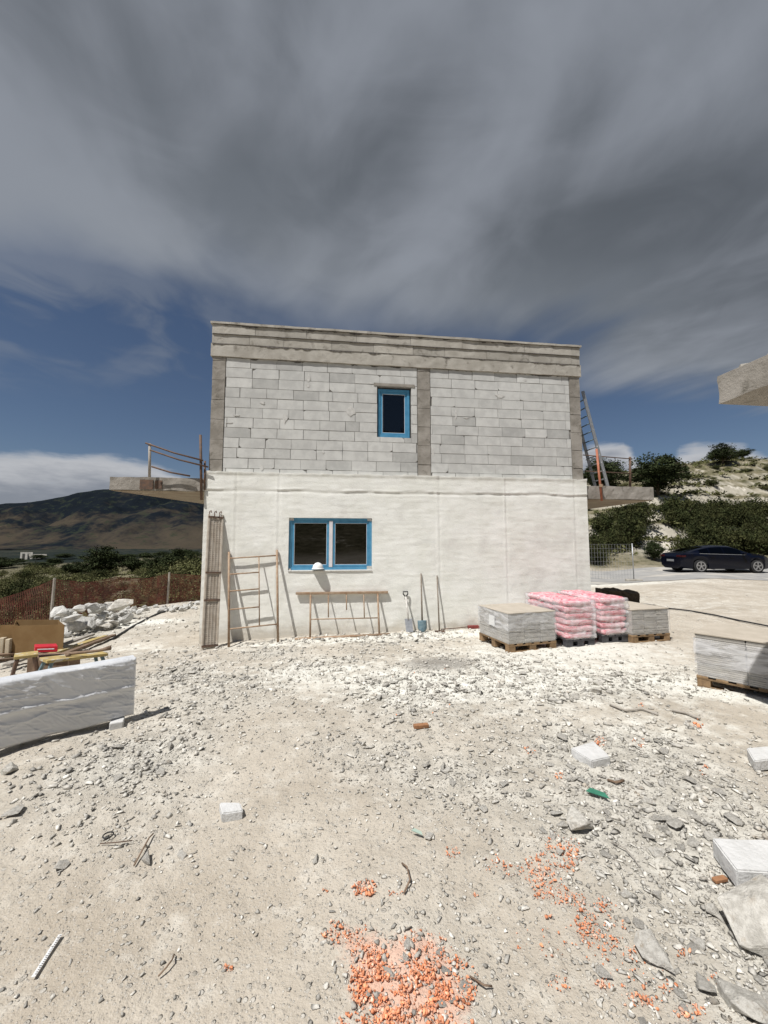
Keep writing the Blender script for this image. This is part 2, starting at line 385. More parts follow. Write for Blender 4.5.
M['orange_pipe'] = mat('orange_paint', (.42, .16, .09), (.34, .12, .07), 16, .6)
M['white_mark'] = mat('white_strip', (.75, .75, .74), (.66, .65, .63), 20, .6)
M['green_shard'] = mat('green_plastic_shard', (.03, .14, .09), (.05, .2, .13), 20, .4)
M['rock'] = mat('limestone_rock', (.40, .378, .335), (.58, .555, .50), 9, .95, .9, 30, .1, tone=.46, bdist=.012, third=(.38, .33, .265), tscale=5, tlo=.56, thi=.7)
M['rock_cut'] = mat('aerated_offcut', (.60, .595, .58), (.50, .495, .475), 5, .95, 1., 45, .1, bdist=.008)
M['foam'] = mat('orange_foam_crumb', (.80, .35, .19), (.66, .26, .135), 22, .95, .6, 70, .1, tone=.35, third=(.75, .5, .38), tscale=30, tlo=.5, thi=.65)
M['bark'] = mat('pine_bark', (.09, .065, .045), (.14, .11, .08), 10, .95, .5, 30)
M['pine'] = mat('pine_needles', (.026, .036, .014), (.046, .056, .024), 2, .9, 0, 1, .1, tone=.7)
M['scrub'] = mat('maquis_leaves', (.030, .038, .014), (.060, .062, .024), 2, .9, 0, 1, .1, tone=.7)
M['scrub_dry'] = mat('olive_scrub_leaves', (.085, .09, .035), (.135, .13, .06), 2, .9, 0, 1, .1, tone=.6)
M['road'] = mat('pale_asphalt', (.27, .265, .255), (.34, .33, .31), 1.2, .95, .5, 60, .1, third=(.45, .42, .37), tscale=.5, tlo=.5, thi=.65)
M['tyre'] = mat('tyre_rubber', (.015, .015, .016), (.025, .025, .025), 20, .85)
M['rim'] = mat('alloy_rim', (.5, .5, .51), (.42, .42, .43), 20, .35, metal=.7)
M['ruin'] = mat('pale_ruin_wall', (.55, .52, .46), (.42, .39, .33), 1, .95)
M['label'] = mat('paper_label', (.7, .7, .68), (.6, .6, .6), 40, .7)

def carpaint():
    m = bpy.data.materials.new('midnight_blue_car_paint'); m.use_nodes = True; b = m.node_tree.nodes['Principled BSDF']
    t = NT(m.node_tree); n = t.noise(t.new('ShaderNodeTexCoord').outputs['Object'], 3, 4)
    t.put(b.inputs['Base Color'], t.mix(n, (.0012, .0018, .006), (.002, .0035, .011)))
    b.inputs['Roughness'].default_value = .25; b.inputs['Coat Weight'].default_value = .15; b.inputs['Specular IOR Level'].default_value = .25; b.inputs['Coat Roughness'].default_value = .05
    return m
M['paint'] = carpaint()
def glassmat(name, tint, ior=1.75, wobble=0.):
    m = bpy.data.materials.new(name); m.use_nodes = True; t = NT(m.node_tree); t.n.clear()
    out = t.new('ShaderNodeOutputMaterial'); mx = t.new('ShaderNodeMixShader'); fr = t.new('ShaderNodeFresnel'); fr.inputs[0].default_value = ior
    tr = t.new('ShaderNodeBsdfTransparent'); tr.inputs[0].default_value = (*tint, 1); gl = t.new('ShaderNodeBsdfGlossy'); gl.inputs['Roughness'].default_value = .015
    if wobble:
        bn = t.new('ShaderNodeBump'); bn.inputs['Strength'].default_value = wobble; bn.inputs['Distance'].default_value = .004
        t.l.new(t.noise(t.new('ShaderNodeTexCoord').outputs['Object'], 2.5, 2), bn.inputs['Height']); t.l.new(bn.outputs[0], gl.inputs['Normal'])
    t.l.new(fr.outputs[0], mx.inputs[0]); t.l.new(tr.outputs[0], mx.inputs[1]); t.l.new(gl.outputs[0], mx.inputs[2]); t.l.new(mx.outputs[0], out.inputs[0])
    return m
M['glass'] = glassmat('window_glass', (.35, .37, .37), 1.68, .12)
M['car_glass'] = glassmat('tinted_car_glass', (.05, .05, .06), 1.45)
def filmmat(name, col, alpha_lo, alpha_hi, sc, rough=.3, bump=.6):
    m = bpy.data.materials.new(name); m.use_nodes = True; t = NT(m.node_tree); b = t.n['Principled BSDF']
    tc = t.new('ShaderNodeTexCoord').outputs['Object']; b.inputs['Base Color'].default_value = (*col, 1); b.inputs['Roughness'].default_value = rough
    mp = t.new('ShaderNodeMapping'); mp.inputs['Scale'].default_value = (1, 1, 3.5); t.l.new(tc, mp.inputs[0])
    n = t.noise(mp.outputs[0], sc, 5, .6, .8)
    t.put(b.inputs['Alpha'], t.sstep(n, .3, .7, alpha_lo, alpha_hi))
    bn = t.new('ShaderNodeBump'); bn.inputs['Strength'].default_value = bump; bn.inputs['Distance'].default_value = .012
    t.l.new(n, bn.inputs['Height']); t.l.new(bn.outputs[0], b.inputs['Normal'])
    return m
M['film'] = filmmat('stretch_film', (.78, .78, .79), .10, .65, 4)
M['film_thin'] = filmmat('thin_stretch_film', (.7, .7, .7), .05, .3, 6)
M['foil'] = mat('silver_grey_foil', (.60, .61, .62), (.68, .69, .70), 2, .28, .15, 11, .5, bdist=.006, bdetail=2)

def ground_mat():
    m = bpy.data.materials.new('site_ground'); m.use_nodes = True; t = NT(m.node_tree); b = t.n['Principled BSDF']
    tc = t.new('ShaderNodeTexCoord').outputs['Object']
    n1 = t.noise(tc, .9, 6, .6, .3); n2 = t.noise(tc, 5., 6, .7); n3 = t.noise(tc, 38., 5, .7); n4 = t.noise(tc, 140., 3, .6)
    soil = t.mix(t.sstep(n1, .35, .65), (.405, .352, .280), (.525, .472, .392))
    soil = t.mix(t.math('MULTIPLY', t.sstep(n2, .5, .68), .6), soil, (.60, .56, .485))
    soil = t.mix(t.math('MULTIPLY', t.sstep(n3, .55, .7), .5), soil, (.31, .275, .23))
    soil = t.mix(t.math('MULTIPLY', t.sstep(n4, .56, .66), .35), soil, (.60, .57, .52))
    grey = t.mix(t.sstep(n2, .35, .65), (.40, .38, .33), (.58, .56, .50))
    # embedded grit: two sizes of tiny stones, each with its own tone
    def grit(scale, thr):
        v = t.new('ShaderNodeTexVoronoi'); v.inputs['Scale'].default_value = scale; t.l.new(tc, v.inputs['Vector'])
        sp = t.new('ShaderNodeSeparateColor'); t.l.new(v.outputs['Color'], sp.inputs[0])
        on = t.math('MULTIPLY', t.math('GREATER_THAN', sp.outputs[0], thr), t.sstep(v.outputs['Distance'], .42, .30))
        return on, sp.outputs[1], v.outputs['Distance']
    g1, t1, d1 = grit(38., .8); g2, t2, d2 = grit(95., .6)
    c = t.mix(t.math('MULTIPLY', t.attr('rubble'), .8), soil, grey)
    c = t.mix(t.math('MULTIPLY', g2, .6), c, t.mix(t2, (.30, .275, .235), (.60, .57, .51)))
    c = t.mix(t.math('MULTIPLY', g1, .75), c, t.mix(t1, (.32, .295, .25), (.58, .55, .49)))
    pw = t.sstep(t.math('ADD', t.attr('powder'), t.math('MULTIPLY', t.math('SUBTRACT', n3, .5), 1.2)), .45, 1.)
    c = t.mix(t.math('MULTIPLY', pw, .7), c, (.66, .40, .29))
    # white lime dust, broken up
    dm = t.sstep(t.math('ADD', t.attr('dust'), t.math('MULTIPLY', t.math('SUBTRACT', n2, .5), 1.1)), .35, .8)
    c = t.mix(t.math('MULTIPLY', dm, .72), c, (.76, .75, .68))
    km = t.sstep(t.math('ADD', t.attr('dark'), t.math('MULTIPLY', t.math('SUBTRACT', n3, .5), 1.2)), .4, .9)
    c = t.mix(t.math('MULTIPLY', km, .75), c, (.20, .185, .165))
    # hillside: dry scrubby soil, bare pale stone where it is steep or eroded
    h1 = t.noise(tc, .22, 7, .65, .5); h2 = t.noise(tc, 1.4, 6, .7)
    hill = t.mix(t.sstep(h2, .35, .62), (.075, .072, .036), (.20, .175, .115))
    sep = t.new('ShaderNodeSeparateXYZ'); g = t.new('ShaderNodeNewGeometry'); t.l.new(g.outputs['Normal'], sep.inputs[0])
    steep = t.sstep(sep.outputs[2], .88, .70)
    bare = t.math('ADD', t.math('MULTIPLY', steep, .6), t.sstep(t.math('ADD', t.math('MULTIPLY', h1, .6), t.math('MULTIPLY', h2, .4)),   .575, .64))
    bare = t.math('ADD', bare, t.attr('bare'), clamp=True)
    hill = t.mix(t.math('MINIMUM', bare, 1.), hill, t.mix(h2, (.46, .42, .345), (.60, .56, .48)))
    c = t.mix(t.attr('hill'), c, hill)
    far = t.mix(t.sstep(t.noise(tc, .006, 7, .65), .45, .6), (.012, .017, .014), (.035, .035, .025))
    c = t.mix(t.attr('far'), c, far)
    t.put(b.inputs['Base Color'], c); b.inputs['Roughness'].default_value = .97; b.inputs['Specular IOR Level'].default_value = .08
    h = t.math('ADD', t.math('MULTIPLY', n3, .6), t.math('MULTIPLY', n4, .25)); h = t.math('ADD', h, t.math('MULTIPLY', n2, .8)); h = t.math('ADD', h, t.math('ADD', t.math('MULTIPLY', g1, .5), t.math('MULTIPLY', g2, .2)))
    bn = t.new('ShaderNodeBump'); bn.inputs['Strength'].default_value = .8; bn.inputs['Distance'].default_value = .02
    t.l.new(h, bn.inputs['Height']); t.l.new(bn.outputs[0], b.inputs['Normal'])
    return m
M['ground'] = ground_mat()

# ------------------------------------------------------------------ the ground, one sheet to the horizon
def build_ground():
    rs = [.35]
    while rs[-1] < 6000:
        r = rs[-1]; rs.append(r * (1.03 if r < 1 else 1.0058 if r < 13 else 1.013 if r < 110 else 1.04))
    rs = np.array(rs)
    th = np.concatenate([np.linspace(-50, 50, 880), np.linspace(50, 310, 150)[1:-1]]) * math.pi / 180
    Rr, T = np.meshgrid(rs, th, indexing='ij')
    X = Rr * np.sin(T); Y = Rr * np.cos(T); Z = gz(X, Y)
    nr, nt = X.shape
    V = np.stack([X, Y, Z], -1).reshape(-1, 3)
    V = np.concatenate([V, [[0, 0, gzs(0, 0)]]])
    i = np.arange(nr - 1)[:, None]; j = np.arange(nt)[None]; j2 = (j + 1) % nt
    Fq = np.stack([i * nt + j, i * nt + j2, (i + 1) * nt + j2, (i + 1) * nt + j], -1).reshape(-1, 4)[:, ::-1]
    x, y = V[:, 0], V[:, 1]; r = np.hypot(x, y)
    hill = np.clip(sm(y, 23.2, 24.5) * sm(x, 0, 3) + sm(-x - .25 * y, 5.3, 7.0) * sm(y, 5, 8) * sm(r, 12.6, 14.5) + sm(r, 24, 30) + sm(-y, 8, 12), 0, 1)
    dust = blob(x, y, .3, 7.3, 3.8, .55, WA) * .75 + blob(x, y, -6.2, 9.0, 1.6, .5, .3) * 1.2 + blob(x, y, 4.3, 3.9, 1.1, .35, -.35) * 1.1 + blob(x, y, 2.3, 6.2, 1.8, .7) * .4 \
        + blob(x, y, 7, 10, 5, 3) * .35 + blob(x, y, -3.3, 4.0, .9, .3, .5) * .6 + blob(x, y, -4.5, 7.2, 1.0, .5) * .5 + blob(x, y, 9, 16, 8, 1.2) * .5 + blob(x, y, .9, 4.4, 2.0, 1.2) * .5 + blob(x, y, -1.4, 5.2, 2.2, 1.2) * .45 + blob(x, y, 3.4, 5.6, 2.0, 1.8) * .5 + blob(x, y, 2.4, 3.2, 1., .6) * .3 + blob(x, y, 8, 14, 7, 4) * .3
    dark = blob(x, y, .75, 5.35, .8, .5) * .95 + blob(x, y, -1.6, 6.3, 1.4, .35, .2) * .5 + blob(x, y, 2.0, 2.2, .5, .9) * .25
    bare = blob(x, y, 19.0, 27.0, 2.4, 2.2) * 1.2 + (np.abs(y - 27.3) < 1.5) * (x > 8) * .0
    powder = sum(blob(x, y, *list(gp(a_, b_))[:2], ra_, rb_) * k_ for a_, b_, ra_, rb_, k_ in ((400, 985, .19, .16, .9), (372, 960, .10, .1, .6), (345, 935, .09, .08, .6), (425, 950, .1, .09, .6), (364, 893, .05, .05, .7), (440, 1000, .14, .12, .7), (550, 885, .12, .12, .45), (600, 940, .1, .1, .4), (536, 868, .09, .09, .4)))
    me = fast_mesh('ground', V, Fq, M['ground'], dict(powder=powder, rubble=np.clip(rubble_mask(x, y), 0, 1), dust=dust, dark=dark, hill=hill, far=sm(r, 130, 260), bare=bare), smooth=True)
    o = link(me, 'ground'); o['kind'] = 'structure'
build_ground()

def build_mountain():
    nx, ny = 320, 90
    px = np.linspace(-900, 520, nx); prof_x = [-900, -500, -200, 0, 40, 75, 100, 125, 160, 200, 240, 300, 360, 430, 520]
    prof_y = [528, 522, 512, 504.5, 500.5, 493, 489.5, 489, 494, 502, 511, 523, 531, 538, 542]
    top = np.interp(px, prof_x, prof_y)
    P = np.zeros((ny, nx, 3))
    for k, t in enumerate(np.linspace(0, 1, ny)):
        D = 1500 + 1400 * t
        u = (px - 384) / F
        zt = (542.9 - top) / F * 2900
        h = zt * (sm(t, 0, 1) * .6 + .4 * t) - 25 * (1 - t)
        P[k, :, 0] = u * D; P[k, :, 1] = D; P[k, :, 2] = h + EYE.z
    n = fbm(P[..., 0] / 260, P[..., 1] / 260, octv=6, seed=31)
    rid = 1 - np.abs(fbm(P[..., 0] / 180 + 5, P[..., 1] / 420, octv=5, seed=33)) * 2
    tt = np.linspace(0, 1, ny)[:, None]
    P[..., 2] += (n * 60 + rid * 45 - 20) * np.sin(np.clip(tt, 0, 1) * math.pi) * 1.0 + n * 8 * tt
    back = P[-1:].copy(); back[..., 1] += 1500; back[..., 2] = -60
    P = np.concatenate([P, back])
    m = bpy.data.materials.new('mountain_maquis_cloud_shade'); m.use_nodes = True; t = NT(m.node_tree); b = t.n['Principled BSDF']
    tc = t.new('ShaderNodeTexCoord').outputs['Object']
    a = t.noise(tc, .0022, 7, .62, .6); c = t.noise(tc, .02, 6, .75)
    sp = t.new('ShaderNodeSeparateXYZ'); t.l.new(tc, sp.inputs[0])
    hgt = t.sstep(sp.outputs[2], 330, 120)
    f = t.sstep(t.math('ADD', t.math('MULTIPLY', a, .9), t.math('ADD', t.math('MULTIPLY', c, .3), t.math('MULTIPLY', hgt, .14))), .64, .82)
    col = t.mix(f, (.009, .012, .016), (.056, .046, .034))  # cloud shadow put into the colour: darkened maquis, sunlit brown on the lower slopes
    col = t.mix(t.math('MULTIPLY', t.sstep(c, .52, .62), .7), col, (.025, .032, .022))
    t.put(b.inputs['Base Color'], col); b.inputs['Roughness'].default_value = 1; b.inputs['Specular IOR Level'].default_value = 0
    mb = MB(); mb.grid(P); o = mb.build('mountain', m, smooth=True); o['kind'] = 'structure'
build_mountain()

def build_road():
    xs = np.linspace(4.5, 70, 160); ys = np.linspace(0, 1, 16)
    P = np.zeros((16, 160, 3))
    for j, x in enumerate(xs):
        y0 = 16.4 + .06 * (x - 10) + float(fbm(x * .5, 1.)) * .5; y1 = 22.6 + .04 * (x - 10)
        P[:, j, 0] = x; P[:, j, 1] = y0 + (y1 - y0) * ys
    Z = gz(P[..., 0], P[..., 1], False); 
    Z = Z * 0 + (Z.mean(0)[None]) ; G = gz(P[..., 0], P[..., 1])
    P[..., 2] = G + .012
    mb = MB(); mb.grid(P)
    o = mb.build('road', M['road'], smooth=True); o['kind'] = 'structure'
build_road()

# ------------------------------------------------------------------ the house
sL = 0.; S = lambda px, py, off=0.: sz(px, py, off)[0]
Zw = lambda px, py, off=0.: sz(px, py, off)[1]
z_top = Zw(213, 323); z_c1 = Zw(213, 334); z_c2 = Zw(213, 344); z_b = Zw(213, 356.5); z_par = Zw(213, 472)
LOWD = .07
house = empty('unfinished_house', W(WL / 2, 0, -.6), 'two storey unfinished house with white lower wall and bare grey block upper wall', 'house')
UW = (S(378, 412) - .0, S(410, 412), Zw(394, 437), Zw(394, 388.5))        # upper window opening
LWn = (S(288.5, 545, LOWD), S(372, 545, LOWD), Zw(330, 570, LOWD), Zw(330, 518, LOWD))
cols = [(0.0, S(224.5, 410)), (S(417.5, 430), S(430.5, 430)), (S(570, 410), WL)]
HD = 8.6                                                          # house depth
def block_wall():
    mb = MB(); zr = z_b - .004; row = 0; r = random.Random(4)
    beige = {(1, 5), (3, 5), (9, 9), (10, 8)}
    while zr > z_par - .1:
        z1 = zr; z0 = zr - .2015; off = (-.27, -.02)[row % 2] + r.uniform(-.05, .05); s = off - .5
        k = 0
        while s < WL:
            w = .515 + r.uniform(-.012, .012)
            if r.random() < .06: w *= .55
            g = r.uniform(.002, .006); a, b = s + g, s + w - g; segs = [(a, b)]
            for c0, c1 in cols:
                ns = []
                for (p, q) in segs:
                    if q <= c0 + .001 or p >= c1 - .001: ns.append((p, q)); continue
                    if p < c0: ns.append((p, c0 - .006))
                    if q > c1: ns.append((c1 + .006, q))
                segs = ns
            tone = .5 + r.gauss(0, .09)
            if r.random() < .07: tone = .15
            if row in (9, 10) and 2.9 < s < 3.9 and r.random() < .8: tone = .12
            dp = r.uniform(-.003, .003)
            for (p, q) in segs:
                p = max(p, .01); q = min(q, WL - .01)
                if q - p < .03: continue
                parts = [(p, q, z0 + .003, z1 - .003)]
                u0, u1, v0, v1 = UW[0] - .02, UW[1] + .03, UW[2] - .01, UW[3] + .04
                if q > u0 and p < u1 and z1 > v0 and z0 < v1:
                    parts = []
                    if p < u0: parts.append((p, u0, z0 + .003, z1 - .003))
                    if q > u1: parts.append((u1, q, z0 + .003, z1 - .003))
                    if z1 > v1 + .02: parts.append((max(p, u0), min(q, u1), v1, z1 - .003))
                    if z0 < v0 - .02: parts.append((max(p, u0), min(q, u1), z0 + .003, v0))
                for (p_, q_, a_, b_) in parts:
                    if q_ - p_ < .02: continue
                    # slightly irregular block, sometimes with a knocked-off corner
                    j = lambda e=.003: r.uniform(-e, e)
                    d0 = .0 + dp
                    pts = [(p_ + j(), a_ + j()), (q_ + j(), a_ + j()), (q_ + j(), b_ + j()), (p_ + j(), b_ + j())]
                    if r.random() < .26 and q_ - p_ > .3:
                        c = r.choice([0, 1, 2, 3]); cw = r.uniform(.03, .09); ch = r.uniform(.015, .05)
                        x_, y_ = pts[c]; sx = 1 if c in (0, 3) else -1; sy = 1 if c in (0, 1) else -1
                        pair = [(x_, y_ + sy * ch), (x_ + sx * cw, y_)]
                        if c in (1, 3): pair = pair[::-1]
                        pts = pts[:c] + pair + pts[c + 1:]
                    n = len(pts)
                    vs = [W(x_, d0, y_) for x_, y_ in pts] + [W(x_, d0 + .2, y_) for x_, y_ in pts]
                    fs = [tuple(range(n)), tuple(range(2 * n - 1, n - 1, -1))] + [((i + 1) % n, i, i + n, (i + 1) % n + n) for i in range(n)]
                    mb.add(vs, fs, tone)
            s += w; k += 1
        zr -= .2035; row += 1
    o = mb.build('upper_block_wall', M['block'], house, bevel=.003)
    # mortar bed just behind the faces, plus inner skin, with the window hole left open
    mb = MB()
    u0, u1, v0, v1 = UW
    for d0, d1 in ((.014, .195),):
        mb.wbox(.02, u0 - .015, d0, d1, z_par - .1, z_b - .01); mb.wbox(u1 + .025, WL - .02, d0, d1, z_par - .1, z_b - .01)
        mb.wbox(u0 - .015, u1 + .025, d0, d1, z_par - .1, v0 - .008); mb.wbox(u0 - .015, u1 + .025, d0, d1, v1 + .035, z_b - .01)
    mb.build('mortar_joint', M['mortar'], house)
    # squeezed-out mortar patches
    mb = MB(); r = random.Random(9)
    spots = [(309, 378, 4, 8), (285, 418, 4, 9), (351, 411, 9, 9), (456, 415, 2, 10), (500, 396, 9, 6), (433, 452, 2, 8), (262, 468, 3, 6)] + \
            [(r.uniform(228, 566), r.uniform(375, 470), r.uniform(1.5, 7), r.uniform(1, 4)) for _ in range(12)]
    for (a, b, w, h) in spots:
        if 372 < a < 434 and 378 < b < 442: continue
        c = wp(a, b); q = c - WO; cs, cz = q.dot(wx), c.z; n = 11
        ring = [(cs + (w / 100) * (1 + .35 * r.uniform(-1, 1)) * math.cos(2 * math.pi * i / n), cz + (h / 100) * (1 + .35 * r.uniform(-1, 1)) * math.sin(2 * math.pi * i / n)) for i in range(n)]
        vs = [W(x_, -.006, y_) for x_, y_ in ring] + [W(x_, .006, y_) for x_, y_ in ring]
        mb = MB(); mb.add(vs, [tuple(range(n)), tuple(range(2 * n - 1, n - 1, -1))] + [((i + 1) % n, i, i + n, (i + 1) % n + n) for i in range(n)]); mb.build('mortar_patch', M['smear'], house)
block_wall()
def rough_face_box(mb, s0, s1, d0, d1, z0, z1, amp=.008, cell=.05, seed=1, edge=.012, tone=None):
    """a cast block whose front face and edges are slightly uneven"""
    ns = max(2, int((s1 - s0) / cell)); nz = max(2, int((z1 - z0) / cell)); s = np.linspace(s0, s1, ns + 1); z = np.linspace(z0, z1, nz + 1)
    Sg, Zg = np.meshgrid(s, z); n = fbm(Sg * 7, Zg * 7, octv=3, seed=seed); n2 = fbm(Sg * 3, Zg * 11 + 50, octv=3, seed=seed + 5)
    top = np.zeros_like(Zg); top[-1] = n2[-1] * edge; top[0] = n2[0] * edge
    Zp = Zg + top; D = d0 + n * amp
    P = np.stack([WO.x + wx.x * Sg + wy.x * D, WO.y + wx.y * Sg + wy.y * D, Zp], -1)
    B = np.stack([WO.x + wx.x * Sg + wy.x * d1, WO.y + wx.y * Sg + wy.y * d1, Zp], -1)
    t = .5 if tone is None else tone
    mb.grid(P, t)
    mb.grid(np.stack([P[-1], B[-1]]), t); mb.grid(np.stack([B[0], P[0]]), t)
    mb.grid(np.stack([B[:, 0], P[:, 0]], 1), t); mb.grid(np.stack([P[:, -1], B[:, -1]], 1), t); mb.grid(B[:, ::-1], t)
for c0, c1 in cols:
    mb = MB(); r = random.Random(int(c0 * 100)); z = z_par - .05; k = 0
    while z < z_b - .02:
        h = .40 if k else .3; z1 = min(z + h, z_b); rough_face_box(mb, c0 + .004 + r.uniform(0, .006), c1 - .004 - r.uniform(0, .006), -.012 + r.uniform(-.004, .004), .22, z + .004, z1 - .004, .006, .04, k + int(c0 * 10), .006, .5 + r.uniform(-.25, .25)); z = z1; k += 1
    mb.build('concrete_column', M['concrete'], house)
mb = MB(); rough_face_box(mb, -.03, WL + .03, -.035, .25, z_c2 * .0 + z_b, z_c2, .006, .06, 41, .010)
mb.build('ring_beam', M['concrete_light'], house)
mb = MB(); mb.wbox(.0, WL, -.004, .24, z_c2 + .002, z_top - .036); mb.build('parapet_core', M['mortar'], house)
mb = MB(); r = random.Random(12)
for (z0, z1, d, st) in ((z_c2 + .004, z_c1 - .004, -.022, .9), (z_c1 + .004, z_top - .035, -.03, 1.25)):
    s = -.02 - r.uniform(0, .4)
    while s < WL:
        w = st * r.uniform(.75, 1.15); a = max(s, -.02); b = min(s + w, WL + .02)
        if b - a > .06: rough_face_box(mb, a + .003, b - .003, d + r.uniform(-.004, .004), .25, z0, z1, .005, .06, int(s * 10), .007, .5 + r.uniform(-.3, .3))
        s += w
mb.build('parapet_course', M['concrete_light'], house)
mb = MB(); rough_face_box(mb, -.05, WL + .05, -.055, .3, z_top - .03, z_top + .012, .006, .06, 77, .009)
mb.build('parapet_cap', M['concrete_light'], house)
# tar stains: one ragged strip hanging from each ledge
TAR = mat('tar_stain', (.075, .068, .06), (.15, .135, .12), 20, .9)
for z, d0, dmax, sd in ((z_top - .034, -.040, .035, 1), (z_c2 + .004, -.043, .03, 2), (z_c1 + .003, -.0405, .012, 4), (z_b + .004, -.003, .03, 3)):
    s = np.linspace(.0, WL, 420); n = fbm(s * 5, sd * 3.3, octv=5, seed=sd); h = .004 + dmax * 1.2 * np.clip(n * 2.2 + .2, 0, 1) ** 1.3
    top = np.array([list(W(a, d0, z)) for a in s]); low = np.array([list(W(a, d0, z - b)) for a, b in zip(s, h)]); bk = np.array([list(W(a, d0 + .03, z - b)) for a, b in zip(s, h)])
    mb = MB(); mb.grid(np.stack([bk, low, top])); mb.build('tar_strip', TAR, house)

def lower_wall():
    s0, s1 = -.035, WL + .02; zb = -1.2; zt = z_par
    cell = .022; ns = int((s1 - s0) / cell); nz = int((zt - zb) / cell)
    s = np.linspace(s0, s1, ns); z = np.linspace(zb, zt, nz)
    # snap grid lines to the window opening
    u0, u1, v0, v1 = LWn
    iu0, iu1 = np.argmin(abs(s - u0)), np.argmin(abs(s - u1)); iv0, iv1 = np.argmin(abs(z - v0)), np.argmin(abs(z - v1))
    s[iu0], s[iu1], z[iv0], z[iv1] = u0, u1, v0, v1
    Sg, Zg = np.meshgrid(s, z)
    D = -LOWD + fbm(Sg * 1.1, Zg * 1.1, octv=3, seed=51) * .008 + fbm(Sg * 7, Zg * 7, octv=4, seed=52) * .0032 + fbm(Sg * 3, Zg * 22, octv=3, seed=53) * .003
    # board seams (vertical) and trowel ridge (horizontal)
    for k, sc in enumerate([S(233, 560), S(276, 560), S(437, 560), S(504, 560), S(573, 560)]):
        w = .012 + .004 * fbm(Zg * 3, sc); D -= np.exp(-((Sg - sc - .012 * fbm(Zg * .8, sc + 3)) / w) ** 2) * .005 * (1 + fbm(Zg * 4, sc * 3.))
        D += np.exp(-((Sg - sc - .05) / .02) ** 2) * .004
    zl = z_par - .33 + .012 * Sg * 0 + .03 * fbm(Sg * 1.2, 3.3, octv=3, seed=60)
    rg = sm(fbm(Sg * 2.5, 7.7, octv=3, seed=61), -.5, .3)
    D -= np.exp(-((Zg - zl) / .014) ** 2) * .016 * rg; D += np.exp(-((Zg - zl + .045) / .02) ** 2) * .007
    D -= sm(Zg, zl, zl + .03) * .006
    # chips around the window and lump at the head of the render
    Zp = Zg.copy(); top = Zg > zt - .06
    lip = fbm(Sg * 6, 1.5, octv=4, seed=66)
    D -= sm(Zg, zt - .07, zt - .02) * (.012 + .012 * lip)
    Zp[-1] += lip[-1] * .025; Zp[-2] += lip[-2] * .02
    P = np.stack([WO.x + wx.x * Sg + wy.x * D, WO.y + wx.y * Sg + wy.y * D, Zp], -1)
    idx = np.arange(ns * nz).reshape(nz, ns)
    q = np.stack([idx[:-1, :-1], idx[:-1, 1:], idx[1:, 1:], idx[1:, :-1]], -1)
    hole = np.zeros((nz - 1, ns - 1), bool); hole[iv0:iv1, iu0:iu1] = True
    Fq = q[~hole].reshape(-1, 4)
    V = P.reshape(-1, 3).tolist(); base = len(V); Fl = [tuple(f) for f in Fq.tolist()]
    # top ledge, sides, window reveals
    mb = MB(); mb.v = [np.array(V)]; mb.f = Fl; mb.n = base; mb.tone = [.5] * base
    def ext(line, d, flip=False):
        L = np.array(line); dv = np.array(wy) * d; mb.grid(np.stack([L, L + dv]), flip=flip)
    T = P[-1]; B = T + np.array(wy) * 1.; B = np.stack([WO.x + wx.x * s + wy.x * .03, WO.y + wx.y * s + wy.y * .03, Zp[-1]], -1); mb.grid(np.stack([T, B]))
    for col, fl in ((P[:, 0], True), (P[:, -1], False)): mb.grid(np.stack([col, col + np.array(wy) * HD]), flip=fl)
    ext(P[iv0, iu0:iu1 + 1], .075, True and False); ext(P[iv1, iu0:iu1 + 1], .075, True); ext(P[iv0:iv1 + 1, iu0], .075, True); ext(P[iv0:iv1 + 1, iu1], .075)
    mb.build('lower_rendered_wall', M['render'], house, smooth=True)
    # backing so the wall has its real thickness
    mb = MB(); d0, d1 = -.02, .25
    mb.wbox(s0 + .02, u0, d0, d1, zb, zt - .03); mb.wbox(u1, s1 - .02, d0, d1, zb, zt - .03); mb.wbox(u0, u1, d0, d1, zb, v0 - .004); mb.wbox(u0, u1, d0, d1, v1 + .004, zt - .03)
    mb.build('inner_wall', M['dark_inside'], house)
lower_wall()
# side and back walls, floors, roof: a real hollow shell
mb = MB()
for a, b in ((0, .25), (WL - .25, WL)): mb.wbox(a, b, .25, HD, -1.2, z_par - .035); mb.wbox(a + .004, b - .004, .25, HD, z_par + .0, z_b)
mb.wbox(.25, WL - .25, HD - .25, HD, -1.2, z_b - .02)
mb.build('side_wall', M['block'], house)
mb = MB(); mb.wbox(-.03, WL + .03, .252, HD + .03, z_b, z_c2 - .02); mb.wbox(-.02, WL + .02, HD - .2, HD, z_c2 - .02, z_top)
mb.wbox(-.02, .2, .26, HD - .2, z_c2 - .02, z_top); mb.wbox(WL - .2, WL + .02, .26, HD - .2, z_c2 - .02, z_top)
mb.build('roof', M['concrete_light'], house)
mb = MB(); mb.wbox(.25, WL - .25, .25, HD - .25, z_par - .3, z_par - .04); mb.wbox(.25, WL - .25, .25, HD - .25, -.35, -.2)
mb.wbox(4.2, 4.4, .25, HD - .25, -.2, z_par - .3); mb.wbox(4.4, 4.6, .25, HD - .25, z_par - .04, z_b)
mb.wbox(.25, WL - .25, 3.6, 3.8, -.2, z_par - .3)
mb.build('inner_floor', M['dark_inside'], house)
